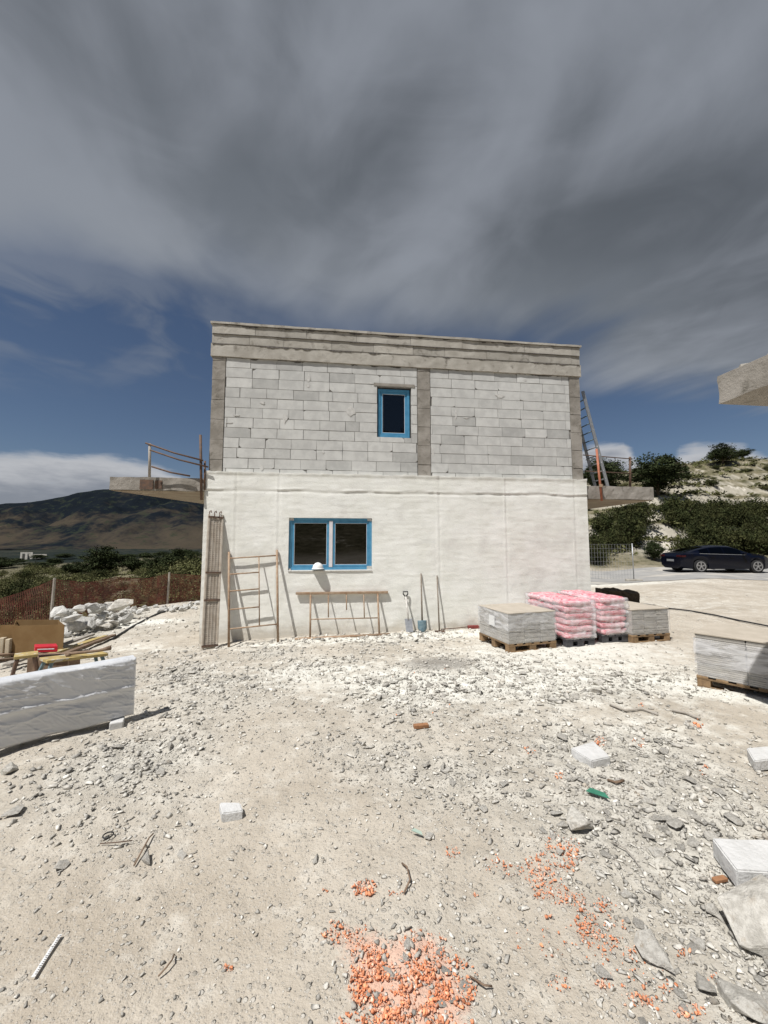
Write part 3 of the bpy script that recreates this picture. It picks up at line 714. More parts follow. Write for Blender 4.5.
# balcony slabs
def skew(mb, a, b):       # the outer edge of the left slab runs back at a slant
    for V in mb.v:
        rel = V - np.array(WO); sc = rel @ np.array(wx); dc = rel @ np.array(wy)
        V += np.outer(.36 * np.maximum(dc, 0) * np.clip(1 - (sc - a) / (b - a), 0, 1), np.array(wx))
bl = [S(110.5, 484), Zw(150, 490.5), Zw(150, 477.5)]; br = [S(652.5, 492, 0), Zw(615, 499.5), Zw(615, 486.5)]
for nm, a, b, z0, z1 in (('l', bl[0], -.04, bl[1], bl[2]), ('r', WL + .025, br[0], br[1], br[2])):
    mb = MB(); rough_face_box(mb, a, b, -.03, 4.2, z0, z1, .012, .05, 90, .014)
    if nm == 'l': skew(mb, a, b)
    bal = mb.build('balcony_slab', M['concrete'], house)
    bal['label'] = 'balcony slab sticking out to the left with a dark pocket' if nm == 'l' else 'balcony slab sticking out to the right under the ladder'
    mb = MB(); mb.wbox(a + .02, b - .02, .0, 4.1, z0 - .012, z0 - .001)
    if nm == 'l': skew(mb, a + .02, b)
    mb.build('soffit', M['soffit'], bal)
    if nm == 'l':
        mb = MB(); mb.wbox(S(141, 484), S(154, 484), -.048, .0, z0 + .02, z1 - .05); mb.wbox(S(156, 484), S(163, 484), -.046, .0, z0 + .03, z1 - .06)
        mb.build('pocket', M['steel_dark'], bal)

# windows ---------------------------------------------------------
def window(u0, u1, v0, v1, dd, leaves, label):
    mb = MB(); f = .055; d0, d1 = dd, dd + .07
    mb.wbox(u0, u0 + f, d0, d1, v0, v1); mb.wbox(u1 - f, u1, d0, d1, v0, v1); mb.wbox(u0 + f, u1 - f, d0, d1, v1 - f, v1); mb.wbox(u0 + f, u1 - f, d0, d1, v0, v0 + f)
    w = mb.build('window', M['blue_frame'], house, bevel=.004); w['label'] = label
    xs = [u0 + f, u1 - f] if leaves == 1 else [u0 + f, (u0 + u1) / 2 - .035, (u0 + u1) / 2 + .035, u1 - f]
    if leaves == 2:
        mb = MB(); mb.wbox(xs[1], xs[2], d0 - .004, d1 - .004, v0 + f, v1 - f); mb.build('mullion', M['white_pvc'], w, bevel=.003)
    for i in range(leaves):
        a, b = xs[2 * i] + .002, xs[2 * i + 1] - .002; g = .045
        mb = MB(); e0, e1 = d0 + .012, d1 - .005; c, d = v0 + f + .002, v1 - f - .002
        mb.wbox(a, a + g, e0, e1, c, d); mb.wbox(b - g, b, e0, e1, c, d); mb.wbox(a + g, b - g, e0, e1, d - g, d); mb.wbox(a + g, b - g, e0, e1, c, c + g)
        sash = mb.build('sash', M['blue_frame'], w, bevel=.004)
        mb = MB(); o_ = .006; mb.wbox(a + g, a + g + o_, e0 + .004, e0 + .012, c + g, d - g); mb.wbox(b - g - o_, b - g, e0 + .004, e0 + .012, c + g, d - g); mb.wbox(a + g + o_, b - g - o_, e0 + .004, e0 + .012, c + g, c + g + o_); mb.wbox(a + g + o_, b - g - o_, e0 + .004, e0 + .012, d - g - o_, d - g)
        mb.build('seal', M['white_pvc'], w)
        mb = MB(); mb.wbox(a + g - .005, b - g + .005, e0 + .012, e0 + .018, c + g - .005, d - g + .005)
        mb.build('pane', M['glass'], w)
    return w
window(*LWn, -.035, 2, 'two leaf window with blue frame in the white lower wall')
window(UW[0], UW[1], UW[2], UW[3], .05, 1, 'small single blue framed window in the block wall')
mb = MB(); mb.wbox(UW[0] - .09, UW[1] + .10, -.012, .02, UW[3] + .045, UW[3] + .10); mb.build('lintel', M['concrete'], house)
for a, b in ((LWn[0] + .004, LWn[0] + .05), (LWn[1] - .10, LWn[1] - .004)): mb = MB(); mb.wbox(a, b, -LOWD + .01, -.036, LWn[2] + .001, LWn[2] + (.03 if a < 2 else .07)); mb.build('foam_filler', M['smear'], house)
for a, b in ((LWn[0] + .005, LWn[0] + .09), (LWn[1] - .09, LWn[1] - .005)): mb = MB(); mb.wbox(a, b, -.045, -.037, LWn[3] - .055, LWn[3] - .005); mb.build('foam_filler', M['smear'], house)
mb = MB(); mb.wbox(LWn[0], LWn[1], -LOWD - .022, -.036, LWn[2] - .028, LWn[2] - .004); mb.build('window_sill', M['smear'], house, bevel=.004)

# neighbour slab, top right ------------------------------------------------
nb = empty('neighbouring_house', (7.5, .5, 0), 'grey concrete slab corner of the neighbouring shell, jutting in at the right', 'house')
zb_, zt_ = 1.55 + 1.085, 1.55 + 1.30
c0 = at(719.5, 403, 3.0); k = (zb_ - 1.55) / (c0.z - 1.55); P0 = Vector((c0.x * k, c0.y * k, 0))
ring = [P0, P0 + Vector((.05, -.42, 0)), P0 + Vector((.25, -3.2, 0)), P0 + Vector((7.0, -2.4, 0)), P0 + Vector((6.7, .85, 0))]
def prism(mb, ring, z0, z1, sub=12, amp=.01, seed=0):
    pts = []
    for i in range(len(ring)):
        a, b = ring[i], ring[(i + 1) % len(ring)]; m_ = max(2, int((b - a).length / .06)) if (b - a).length < 3 else 3
        for k_ in range(m_): pts.append(a.lerp(b, k_ / m_))
    n = len(pts); h = 6; V = []
    c = sum(pts, Vector()) / n
    for j in range(h + 1):
        for i, p in enumerate(pts):
            nn = float(fbm(np.array([p.x * 9 + p.y * 5]), np.array([j * .7 + seed]), octv=3, seed=seed)[0])
            zz = z0 + (z1 - z0) * j / h + (nn * amp * 1.2 if j in (0, h) else 0)
            d = (c - p).normalized(); V.append(p + d * nn * amp + Vector((0, 0, zz)))
    fs = []
    for j in range(h):
        for i in range(n): fs.append((j * n + i, j * n + (i + 1) % n, (j + 1) * n + (i + 1) % n, (j + 1) * n + i))
    fs.append(tuple(range(n - 1, -1, -1))); fs.append(tuple(h * n + i for i in range(n)))
    mb.add(V, fs)
mb = MB(); prism(mb, ring, zb_, zt_, amp=.012, seed=3); mb.build('slab', M['concrete'], nb)
mb = MB(); r = random.Random(3)
for k in range(16):
    a = ring[0].lerp(ring[1], r.random())
    p = a + Vector((.04 + r.random() * .12, -.02 - r.random() * .1, zt_ - .004)); mb = MB(); mb.cbox(p, r.uniform(.02, .07), r.uniform(.02, .06), r.uniform(.006, .02), r.random() * 3); mb.build('mortar_crumb', M['concrete_light'], nb, bevel=.003)
q = [P0 + Vector((3.6, -2.5, 0)), P0 + Vector((6.8, -2.2, 0)), P0 + Vector((6.5, .7, 0)), P0 + Vector((3.4, .3, 0))]
mb = MB(); mb.hexa([p + Vector((0, 0, -.5)) for p in q] + [p + Vector((0, 0, zb_ - .002)) for p in q]); mb.build('wall', M['block'], nb)

# ------------------------------------------------------------------ things leaning on the facade
def foot(px, off):
    p = wp(px, 640, LOWD + off); return Vector((p.x, p.y, gzs(p.x, p.y)))
def scaffold_deck():
    A = foot(201.5, .60); B = foot(217, .48); Ct = wp(209, 513.5, LOWD + .10); Dt = wp(222, 514.5, LOWD + .03)
    o = empty('scaffold_deck', (A + B) / 2, 'tall narrow perforated steel scaffold deck leaning on the left end of the white wall', 'scaffold deck')
    ux = (B - A); ux.z = 0; ul = ux.length; up = ((Ct + Dt) / 2 - (A + B) / 2); H = up.length; up.normalize(); A2 = A
    ux = (ux - up * ux.dot(up)).normalized(); n = up.cross(ux).normalized()
    if n.dot(Vector((0, 1, 0))) < 0: n = -n
    wdt = .27; mb = MB()
    mb.box(A2 + ux * .028 + n * .012 + up * .03, ux * (wdt - .056), n * .003, up * (H - .06))
    # perforated sheet: bars with holes between
    for i in range(5): mb.box(A2 + ux * (.03 + i * (wdt - .06) / 4 - .006 * (i == 4)), ux * .018, n * .004, up * (H - .05))
    k = 0; z = .05
    while z < H - .08: mb.box(A2 + ux * .03 + up * z + n * .0045, ux * (wdt - .06), n * .004, up * .022); z += .036
    mb.build('deck_sheet', M['steel_deck'], o)
    mb = MB()
    for a in (0, wdt - .03): mb.box(A2 + ux * a - n * .012, ux * .03, n * .065, up * H)
    mb.build('side_rail', M['steel_deck'], o, bevel=.003)
    for z in (.55 * H - .02, H * .34, H - .07, .05):
        mb = MB(); mb.box(A2 - n * .018 + up * z, ux * wdt, n * .012, up * .03); mb.build('cross_strap', M['steel_dark'], o)
    for a in (.02, .11, .2):
        mb = MB(); mb.path([A2 + ux * a + up * (H - .04), A2 + ux * a + up * (H + .05), A2 + ux * (a + .02) + up * (H + .06) - n * .03, A2 + ux * (a + .02) + up * (H + .02) - n * .05], .009); mb.build('hook', M['steel_dark'], o)
scaffold_deck()
def frame_A():
    bl_, brr = foot(229, .50), foot(278, .46); tl, tr = wp(229, 552, LOWD + .03), wp(277, 550, LOWD + .03)
    o = empty('rusty_scaffold', (bl_ + brr) / 2, 'upright rusty tube scaffold frame leaning on the wall left of the blue window', 'scaffold frame')
    L = lambda t: bl_.lerp(tl, t); Rr = lambda t: brr.lerp(tr, t)
    for f in (L, Rr):
        mb = MB(); mb.tube(f(0), f(1), .021, n=10); mb.build('upright', M['rust'], o, smooth=True)
    T = lambda y: (648 - y) / 96.
    for y, e in ((559, 1), (576, .62), (593.5, .62), (612, .62), (631, 1)):
        t = T(y); mb = MB(); mb.tube(L(t), L(t).lerp(Rr(t + .01), e), .013, n=8); mb.build('rung', M['rust'], o, smooth=True)
    mb = MB(); mb.tube(L(T(559)).lerp(Rr(T(559)), .62), L(T(631)).lerp(Rr(T(631)), .62), .011, n=8); mb.build('inner_bar', M['rust'], o, smooth=True)
frame_A()
def frame_B():
    b0, b1 = foot(295, .34), foot(390, .34); t0, t1 = wp(296, 593, LOWD + .04), wp(388, 591.8, LOWD + .04)
    o = empty('rusty_trestle', (b0 + b1) / 2, 'low wide rusty trestle frame leaning on the wall under the blue window', 'scaffold frame')
    mb = MB(); mb.box(t0 - Vector((0, .03, .03)), t1 - t0, Vector((0, .05, 0)), Vector((0, 0, .045))); mb.build('top_rail', M['rust'], o, bevel=.004)
    mb = MB(); mb.tube(b0 + Vector((0, 0, .02)), b1 + Vector((0, 0, .02)), .024, n=10); mb.build('bottom_rail', M['rust'], o, smooth=True)
    Q = lambda f, t: (b0.lerp(b1, f)).lerp(t0.lerp(t1, f), t)
    for f in (.155, .885):
        mb = MB(); mb.tube(Q(f, .02), Q(f, 1), .018, n=8); mb.build('leg', M['rust'], o, smooth=True)
    for f, e in ((.345, .45), (.54, .6), (.73, .42)):
        mb = MB(); mb.tube(Q(f, e), Q(f, 1), .011, n=8); mb.build('short_bar', M['rust'], o, smooth=True)
    mb = MB(); mb.tube(Q(.155, .42), Q(.885, .4), .011, n=8); mb.build('mid_rail', M['rust'], o, smooth=True)
frame_B()
def tools():
    # shovel with blue-grey blade
    b, t = foot(422.5, .27), wp(421, 573.5, LOWD + .02)
    o = empty('shovel', b, 'long handled shovel with blue-grey blade leaning on the white wall', 'shovel')
    d = (t - b).normalized(); mb = MB(); mb.tube(b + d * .22, t, .017, .013, n=8); mb.build('handle', M['pole_wood'], o, smooth=True)
    sx = Vector((1, .1, 0)).normalized(); n = d.cross(sx).normalized(); P = np.zeros((9, 9, 3))
    for i, v in enumerate(np.linspace(0, 1, 9)):
        for j, u in enumerate(np.linspace(-1, 1, 9)):
            hw = .09 * (1 if v > .35 else (.35 + .65 * math.sqrt(v / .35))); p = b + d * (v * .22 + .0) + sx * u * hw - n * (.035 * (1 - u * u)); P[i, j] = p
    mb = MB(); mb.grid(P); bl2 = mb.build('blade', M['blue_tool'], o, smooth=True); sf = bl2.modifiers.new('s', 'SOLIDIFY'); sf.thickness = .004
    # rake / bar to the right
    b, t = foot(439.5, .22), wp(437, 575.5, LOWD + .02)
    o = empty('rake', b, 'long thin handled rake leaning on the wall right of the shovel', 'rake')
    mb = MB(); mb.tube(b, t, .014, .012, n=8); mb.build('handle', M['pole_wood'], o, smooth=True)
    mb = MB(); mb.box(b + Vector((-.09, -.03, .0)), Vector((.19, .02, 0)), Vector((0, .03, 0)), Vector((0, 0, .035)))
    for k in range(8): mb.tube(b + Vector((-.085 + k * .025, -.02, .015)), b + Vector((-.085 + k * .025, -.075, -.01)), .004, n=5)
    mb.build('rake_head', M['steel_dark'], o)
    # spade with D grip
    b, t = foot(410, .34), wp(405.5, 594, LOWD + .05)
    o = empty('spade', b, 'short spade with black grip and pale shaft leaning left of the shovel', 'spade')
    d = (t - b).normalized(); mb = MB(); mb.tube(b + d * .25, t - d * .05, .016, n=8); mb.build('shaft', M['white_shaft'], o, smooth=True)
    mb = MB(); mb.path([t - d * .06, t + Vector((-.045, 0, 0)), t + Vector((-.045, 0, .045)), t + Vector((.045, 0, .045)), t + Vector((.045, 0, 0)), t - d * .06], .013); mb.build('grip', M['black'], o, smooth=True)
    mb = MB(); mb.box(b - sx * .07 + d * .02, sx * .14, n * .006, d * .25); mb.build('blade', M['galv'], o, bevel=.002)
    # rod lying at the wall foot, red brick-coloured batten
    a, c = foot(441, .1), foot(468, .1)
    mb = MB(); mb.path([a + Vector((0, 0, .03)), (a + c) / 2 + Vector((0, 0, .025)), c + Vector((0, 0, .03))], .010); prop(mb.build('steel_rod', M['steel_dark'], smooth=True), 'thin dark rod lying along the foot of the white wall', 'rod')
    a = foot(469, .16); c = foot(480, .16)
    mb = MB(); mb.box(a + Vector((0, 0, .0)), c - a, Vector((-.01, .09, 0)), Vector((0, 0, .055))); prop(mb.build('red_batten', mat('dark_red_paint', (.16, .03, .03), (.22, .05, .04), 20, .7), bevel=.006), 'short dark red batten on the ground left of the first tile stack', 'batten')
tools()
def helmet():
    c = wp(318, 569.5, LOWD + .02); c = c + Vector((0, -.015, .008))
    o = empty('safety_helmet', c, 'white safety helmet resting on the sill of the lower window', 'helmet')
    mb = MB(); P = np.zeros((10, 25, 3))
    for i in range(10):
        a = i / 9 * math.pi / 2
        for j in range(25):
            t = j / 24 * 2 * math.pi; P[i, j] = (c.x + .105 * math.cos(a) * math.cos(t), c.y + .10 * math.cos(a) * math.sin(t), c.z + .014 + .115 * math.sin(a) * (1 + .03 * (abs(math.cos(t)) < .25)))
    mb.grid(P); h = mb.build('shell', M['helmet'], o, smooth=True)
    mb = MB(); ring_ = [[(c.x + r_ * .105 * math.cos(t), c.y - (.03 if math.sin(t) < -.5 else 0) * (r_ > 1) + r_ * .10 * math.sin(t), c.z + z_) for t in np.linspace(0, 2 * math.pi, 25)] for r_, z_ in ((.97, .02), (1.14, .012), (1.14, .004), (.97, .008))]
    mb.grid(np.array(ring_), flip=True); mb.build('brim', M['helmet'], o, smooth=True)
helmet()

# ladder, railing, prop on the balconies ------------------------------------
def ladder():
    zt = br[2] + .012; bx = 4.93
    B1, B2 = Vector((5.02, 8.55, zt)), Vector((4.98, 8.97, zt)); T1 = at(583, 391, 8.5); T2 = T1 + Vector((-.04, .4, 0))
    o = empty('ladder', (B1 + B2) / 2, 'grey metal ladder standing on the right balcony slab and leaning on the house corner', 'ladder')
    for a, b in ((B1, T1), (B2, T2)):
        mb = MB(); d = (b - a).normalized(); s = d.cross(Vector((0, 1, 0))).normalized(); mb.box(a - s * .032, s * .064, Vector((0, .026, 0)), b - a); mb.build('side_rail', M['galv'], o)
    for k in range(1, 12):
        t = k / 12.; mb = MB(); mb.tube(B1.lerp(T1, t), B2.lerp(T2, t), .014, n=8); mb.build('rung', M['blue_tool'] if k > 5 else M['galv'], o, smooth=True)
    a = at(596, 486, 8.45); a.z = br[1] - .05; b = at(596.5, 449, 8.35)
    o = empty('orange_prop', a, 'orange steel prop standing in front of the ladder foot on the right balcony', 'prop')
    mb = MB(); mb.tube(a + Vector((0, -.2, 0)), b, .024, n=10); mb.build('tube', M['orange_pipe'], o, smooth=True)
    mb = MB(); mb.tube(a + Vector((0, -.2, .3)), a + Vector((0, -.2, .36)), .038, n=10); mb.build('collar', M['rust'], o)
    p = at(630, 485, 8.8); q = at(630, 457, 8.8); p.z = br[2]
    o = empty('balcony_railing', p, 'thin post and two wires railing on the right balcony slab', 'railing')
    mb = MB(); mb.tube(p, q, .026, n=8); mb.build('post', M['steel_dark'], o, smooth=True)
    for y0, y1 in ((455, 459), (471, 473.5)):
        mb = MB(); mb.tube(at(583, y0, 8.5), at(632.5, y1, 8.8), .011, n=6); mb.build('rail', M['steel_dark'], o, smooth=True)
ladder()
def left_rail():
    p, q = at(149.5, 477, 7.15), at(149.8, 443.5, 7.15); p.z = bl[2] - .01
    o = empty('balcony_railing', p, 'improvised railing of two posts and sloping bars on the left balcony slab', 'railing')
    mb = MB(); mb.tube(p, q, .024, n=8); mb.build('post', M['plank_grey'], o, smooth=True)
    a, b = at(201.5, 500, 7.28), at(200.5, 435, 7.28)
    mb = MB(); mb.tube(a, b, .026, n=8); mb.build('post', M['steel_dark'], o, smooth=True)
    mb = MB(); mb.tube(at(204.5, 490, 7.3), at(205, 461, 7.3), .02, n=8); mb.build('post', M['steel_dark'], o, smooth=True)
    for (x0, y0, x1, y1) in ((145.5, 443, 203, 460.5), (150, 450, 208, 467), (151.5, 466.5, 190, 476)):
        mb = MB(); m_ = at((x0 + x1) / 2, (y0 + y1) / 2 + 1.2, 7.2); mb.path([at(x0, y0, 7.12), m_, at(x1, y1, 7.25)], .016, n=6); mb.build('bar', M['steel_dark'], o, smooth=True)
left_rail()

# ------------------------------------------------------------------ pallets and stacks
def frame_from(Npx, Lpx, Rpx):
    N_, L_, R_ = gp(*Npx), gp(*Lpx), gp(*Rpx); z = N_.z
    a = L_ - N_; a.z = 0; b = R_ - N_; b.z = 0
    bn = b.normalized(); la = abs(a.dot(Vector((-bn.y, bn.x, 0)))); an = Vector((-bn.y, bn.x, 0))
    if an.dot(a) < 0: an = -an
    return N_, an, bn, la, b.length
def pallet(N_, an, bn, la, lb, label, black=False):
    o = empty('pallet', N_ + an * la / 2 + bn * lb / 2, label, 'pallet')
    up = Vector((0, 0, 1)); m_ = M['pallet_black'] if black else M['wood']; h = .125; base = N_ + Vector((0, 0, -.005))
    r = random.Random(int(N_.x * 100))
    for i in range(3):
        mb = MB(); mb.box(base + an * (i * (la - .1) / 2), an * .1, bn * lb, up * .018, r.random()); mb.build('bottom_board', m_, o, bevel=.002)
        for j in range(3):
            mb = MB(); mb.box(base + an * (i * (la - .1) / 2 + .003) + bn * (j * (lb - .12) / 2 + .003) + up * .018, an * .094, bn * .114, up * .072, r.random()); mb.build('block', m_, o, bevel=.003)
    nb_ = max(4, int(lb / .14)); 
    for i in range(3):
        mb = MB(); mb.box(base + an * (i * (la - .1) / 2) + up * .0905, an * .1, bn * lb, up * .012, r.random()); mb.build('stringer', m_, o)
    for j in range(nb_):
        mb = MB(); mb.box(base + bn * (j * (lb - .1) / (nb_ - 1)) + up * .103, an * la, bn * .1, up * .02, r.random()); mb.build('deck_board', m_, o, bevel=.002)
    return base + up * h
def tile_stack(base, an, bn, la, lb, H, label, layers, band, cat='tile stack', paper=None, top_ov=.0):
    up = Vector((0, 0, 1)); r = random.Random(int(base.x * 77))
    o = empty('tile_stack', base + an * la / 2 + bn * lb / 2, label, cat)
    mb = MB(); h = (H - .02) / layers
    for k in range(layers):
        for c in range(3):
            j = r.uniform(-.004, .004); j2 = r.uniform(-.004, .004); w = lb / 3
            mb.box(base + an * (.01 + j) + bn * (.008 + j2 + c * (w - .003)) + up * (k * h + .001), an * (la - .02), bn * (w - .012), up * (h - .003), .5 + r.uniform(-.35, .35))
    mb.build('tiles', M['tile'], o)
    mb = MB(); mb.box(base - an * top_ov - bn * top_ov + up * (H - .019), an * (la + 2 * top_ov), bn * (lb + 2 * top_ov), up * .016); mb.build('cover_board', M['tile_top'], o, bevel=.003)
    for (z0, z1, m_) in band:
        mb = MB(); e = .006; ns = 40
        ringp = [base - an * e - bn * e, base + an * (la + e) - bn * e, base + an * (la + e) + bn * (lb + e), base - an * e + bn * (lb + e)]
        pts = []
        for i in range(4):
            for k in range(ns): pts.append(ringp[i].lerp(ringp[(i + 1) % 4], k / ns))
        pts.append(pts[0]); G = np.zeros((8, len(pts), 3)); cen = base + an * la / 2 + bn * lb / 2
        for j in range(8):
            for i, p in enumerate(pts):
                nn = float(vnoise(p.x * 9 + p.y * 7, j * 1.3 + z0 * 9)) * .005; d = (p - cen).normalized()
                G[j, i] = p + d * nn + up * (H * (z0 + (z1 - z0) * j / 7) + (.012 * float(vnoise(p.x * 5 + p.y * 5, z0 * 31)) if j in (0, 7) else 0))
        mb.grid(G); mb.build('stretch_film', m_, o, smooth=True)
    if paper:
        f, z0, w, hh = paper; mb = MB(); mb.box(base + an * f - bn * .014 + up * z0, an * w, bn * .002, up * hh); mb.build('paper_label', M['label'], o)
    return o
def frame_at(Npx, deg, la, lb):
    a = R(deg); return (gp(*Npx), Vector((-math.sin(a), math.cos(a), 0)), Vector((math.cos(a), math.sin(a), 0)), la, lb)
fr = frame_at((509, 653), 17, .84, .86)
b_ = pallet(*fr, 'wooden pallet under the grey tile stack nearest the wall tools')
p1 = tile_stack(b_, *fr[1:], .46, 'film wrapped stack of grey tiles with tan top, left of the pink sacks', 22, [(.05, .42, M['film_thin']), (.42, .97, M['film'])], paper=(.34, .2, .16, .16))
fr = frame_at((633, 643), 14, .8, .78)
b_ = pallet(*fr, 'wooden pallet under the grey tile stack right of the pink sacks')
tile_stack(b_, *fr[1:], .42, 'smaller stack of grey tiles right behind the pink sacks', 20, [(.1, .95, M['film_thin'])])
fr = frame_at((697, 686), -50, .82, 1.25)
b_ = pallet(*fr, 'wooden pallet under the large wrapped stack at the right edge')
tile_stack(b_, *fr[1:], .46, 'large film wrapped stack of grey tiles at the right edge', 22, [(.0, .30, M['film_thin']), (.28, .86, M['film'])])

def sack_mesh():
    P = np.zeros((15, 29, 3))
    for i, a in enumerate(np.linspace(-math.pi / 2, math.pi / 2, 15)):
        for j, t in enumerate(np.linspace(0, 2 * math.pi, 29)):
            sg = lambda v, e: math.copysign(abs(v) ** e, v)
            P[i, j] = (.5 * sg(math.cos(a), .30) * sg(math.cos(t), .26), .5 * sg(math.cos(a), .30) * sg(math.sin(t), .26), .5 * sg(math.sin(a), .7) + .5)
    return P
SP = sack_mesh()
def sack_variant(k):
    P = SP.copy(); x, y, z = P[..., 0], P[..., 1], P[..., 2]
    n = fbm(x * 4 + k * 9, y * 4, z * 2, octv=3, seed=70 + k); n[:, -1] = n[:, 0]
    P = P + (P - np.array([0, 0, .5])) * (n * .12)[..., None]
    h, w = P.shape[:2]; idx = np.arange(h * w).reshape(h, w)
    Fq = np.stack([idx[:-1, :-1], idx[:-1, 1:], idx[1:, 1:], idx[1:, :-1]], -1).reshape(-1, 4)
    return fast_mesh('cement_sack', P.reshape(-1, 3), Fq, M['sack'], smooth=True)
SV = [sack_variant(k) for k in range(4)]
def sack_pallet(Npx, Lpx, Rpx, H, nl, which, lab):
    fr = frame_at(Npx, 13, 1.05, .52 if which == 'left' else .50); N_, an, bn, la, lb = fr; fr = (N_, an, bn, la, lb)
    base = pallet(*fr, 'dark pallet under the ' + which + ' stack of pink sacks', True); up = Vector((0, 0, 1)); r = random.Random(int(N_.x * 10)); h = H / nl
    rot = math.atan2(bn.y, bn.x)
    for k in range(nl):
        n = 3 if k % 2 == 0 else 3
        for c in range(n):
            w = la / n; ctr = base + an * (w * (c + .5)) + bn * (lb / 2 + r.uniform(-.015, .015)) + up * (k * h - .0)
            o = link(SV[r.randrange(4)], 'cement_sack', ctr, (0, 0, rot + r.choice([0, math.pi]) + r.uniform(-.04, .04)), (lb * r.uniform(.96, 1.03), w * 1.02, h * 1.12))
            prop(o, 'pink and white plastic sack in the ' + which + ' sack stack', 'sack', 'pink sacks in the ' + which + ' stack')
    # stretch film draped round the stack
    mb = MB(); e = .02; pts = []; cen = base + an * la / 2 + bn * lb / 2
    rg = [base - an * e - bn * e, base - an * e + bn * (lb + e), base + an * (la + e) + bn * (lb + e), base + an * (la + e) - bn * e]
    for i in range(4):
        for k in range(24):
            p = rg[i].lerp(rg[(i + 1) % 4], k / 24); pts.append(p)
    pts.append(pts[0]); rows = 26; G = np.zeros((rows, len(pts), 3))
    for j in range(rows):
        zf = j / (rows - 1) * 1.0
        for i, p in enumerate(pts):
            d = (cen - p); pinch = .02 * abs(math.sin(math.pi * nl * zf)) ** .5; nn = float(vnoise(p.x * 14 + p.y * 9, zf * 9, seed=3)) * .012
            G[j, i] = p + d.normalized() * (.010 - pinch + nn) + up * (H * zf * 1.0 + .0)
    mb.grid(G); o = mb.build('stretch_film', M['film'], smooth=True); prop(o, 'clear stretch film wound round the ' + which + ' stack of pink sacks', 'film')
sack_pallet((567, 647.5), (530, 624), (594, 643.5), .60, 6, 'left', '')
sack_pallet((603, 643), (570, 622), (630, 640.5), .60, 6, 'right', '')

# brown bundle behind the sacks
def brown_bundle():
    a, c = gp(598, 604), gp(640, 604); mb = MB(); d = (c - a); d.z = 0; n = Vector((-d.y, d.x, 0)).normalized() * .5
    P = np.zeros((12, 30, 3)); sec = [(0, 0), (0, .15), (0, .30), (.02, .38), (.15, .40), (.3, .40), (.45, .41), (.6, .42), (.8, .41), (.97, .4), (1, .25), (1, 0)]
    for i, (f, h) in enumerate(sec):
        for j, t in enumerate(np.linspace(0, 1, 30)):
            p = a + d * t + n * f; nn = float(fbm(np.array([p.x * 6]), np.array([p.y * 6 + h * 9]), octv=3, seed=2)[0]); P[i, j] = (p.x, p.y + nn * .03, a.z + h * (1 - .10 * t) + nn * .05 * (h > .1))
    mb.grid(P, flip=True)
    mb.add(P[:, 0], [tuple(range(12))]); mb.add(P[:, -1], [tuple(range(11, -1, -1))])
    prop(mb.build('brown_bundle', M['brown']), 'dark brown rough bundle lying behind the pink sacks', 'bundle')
brown_bundle()

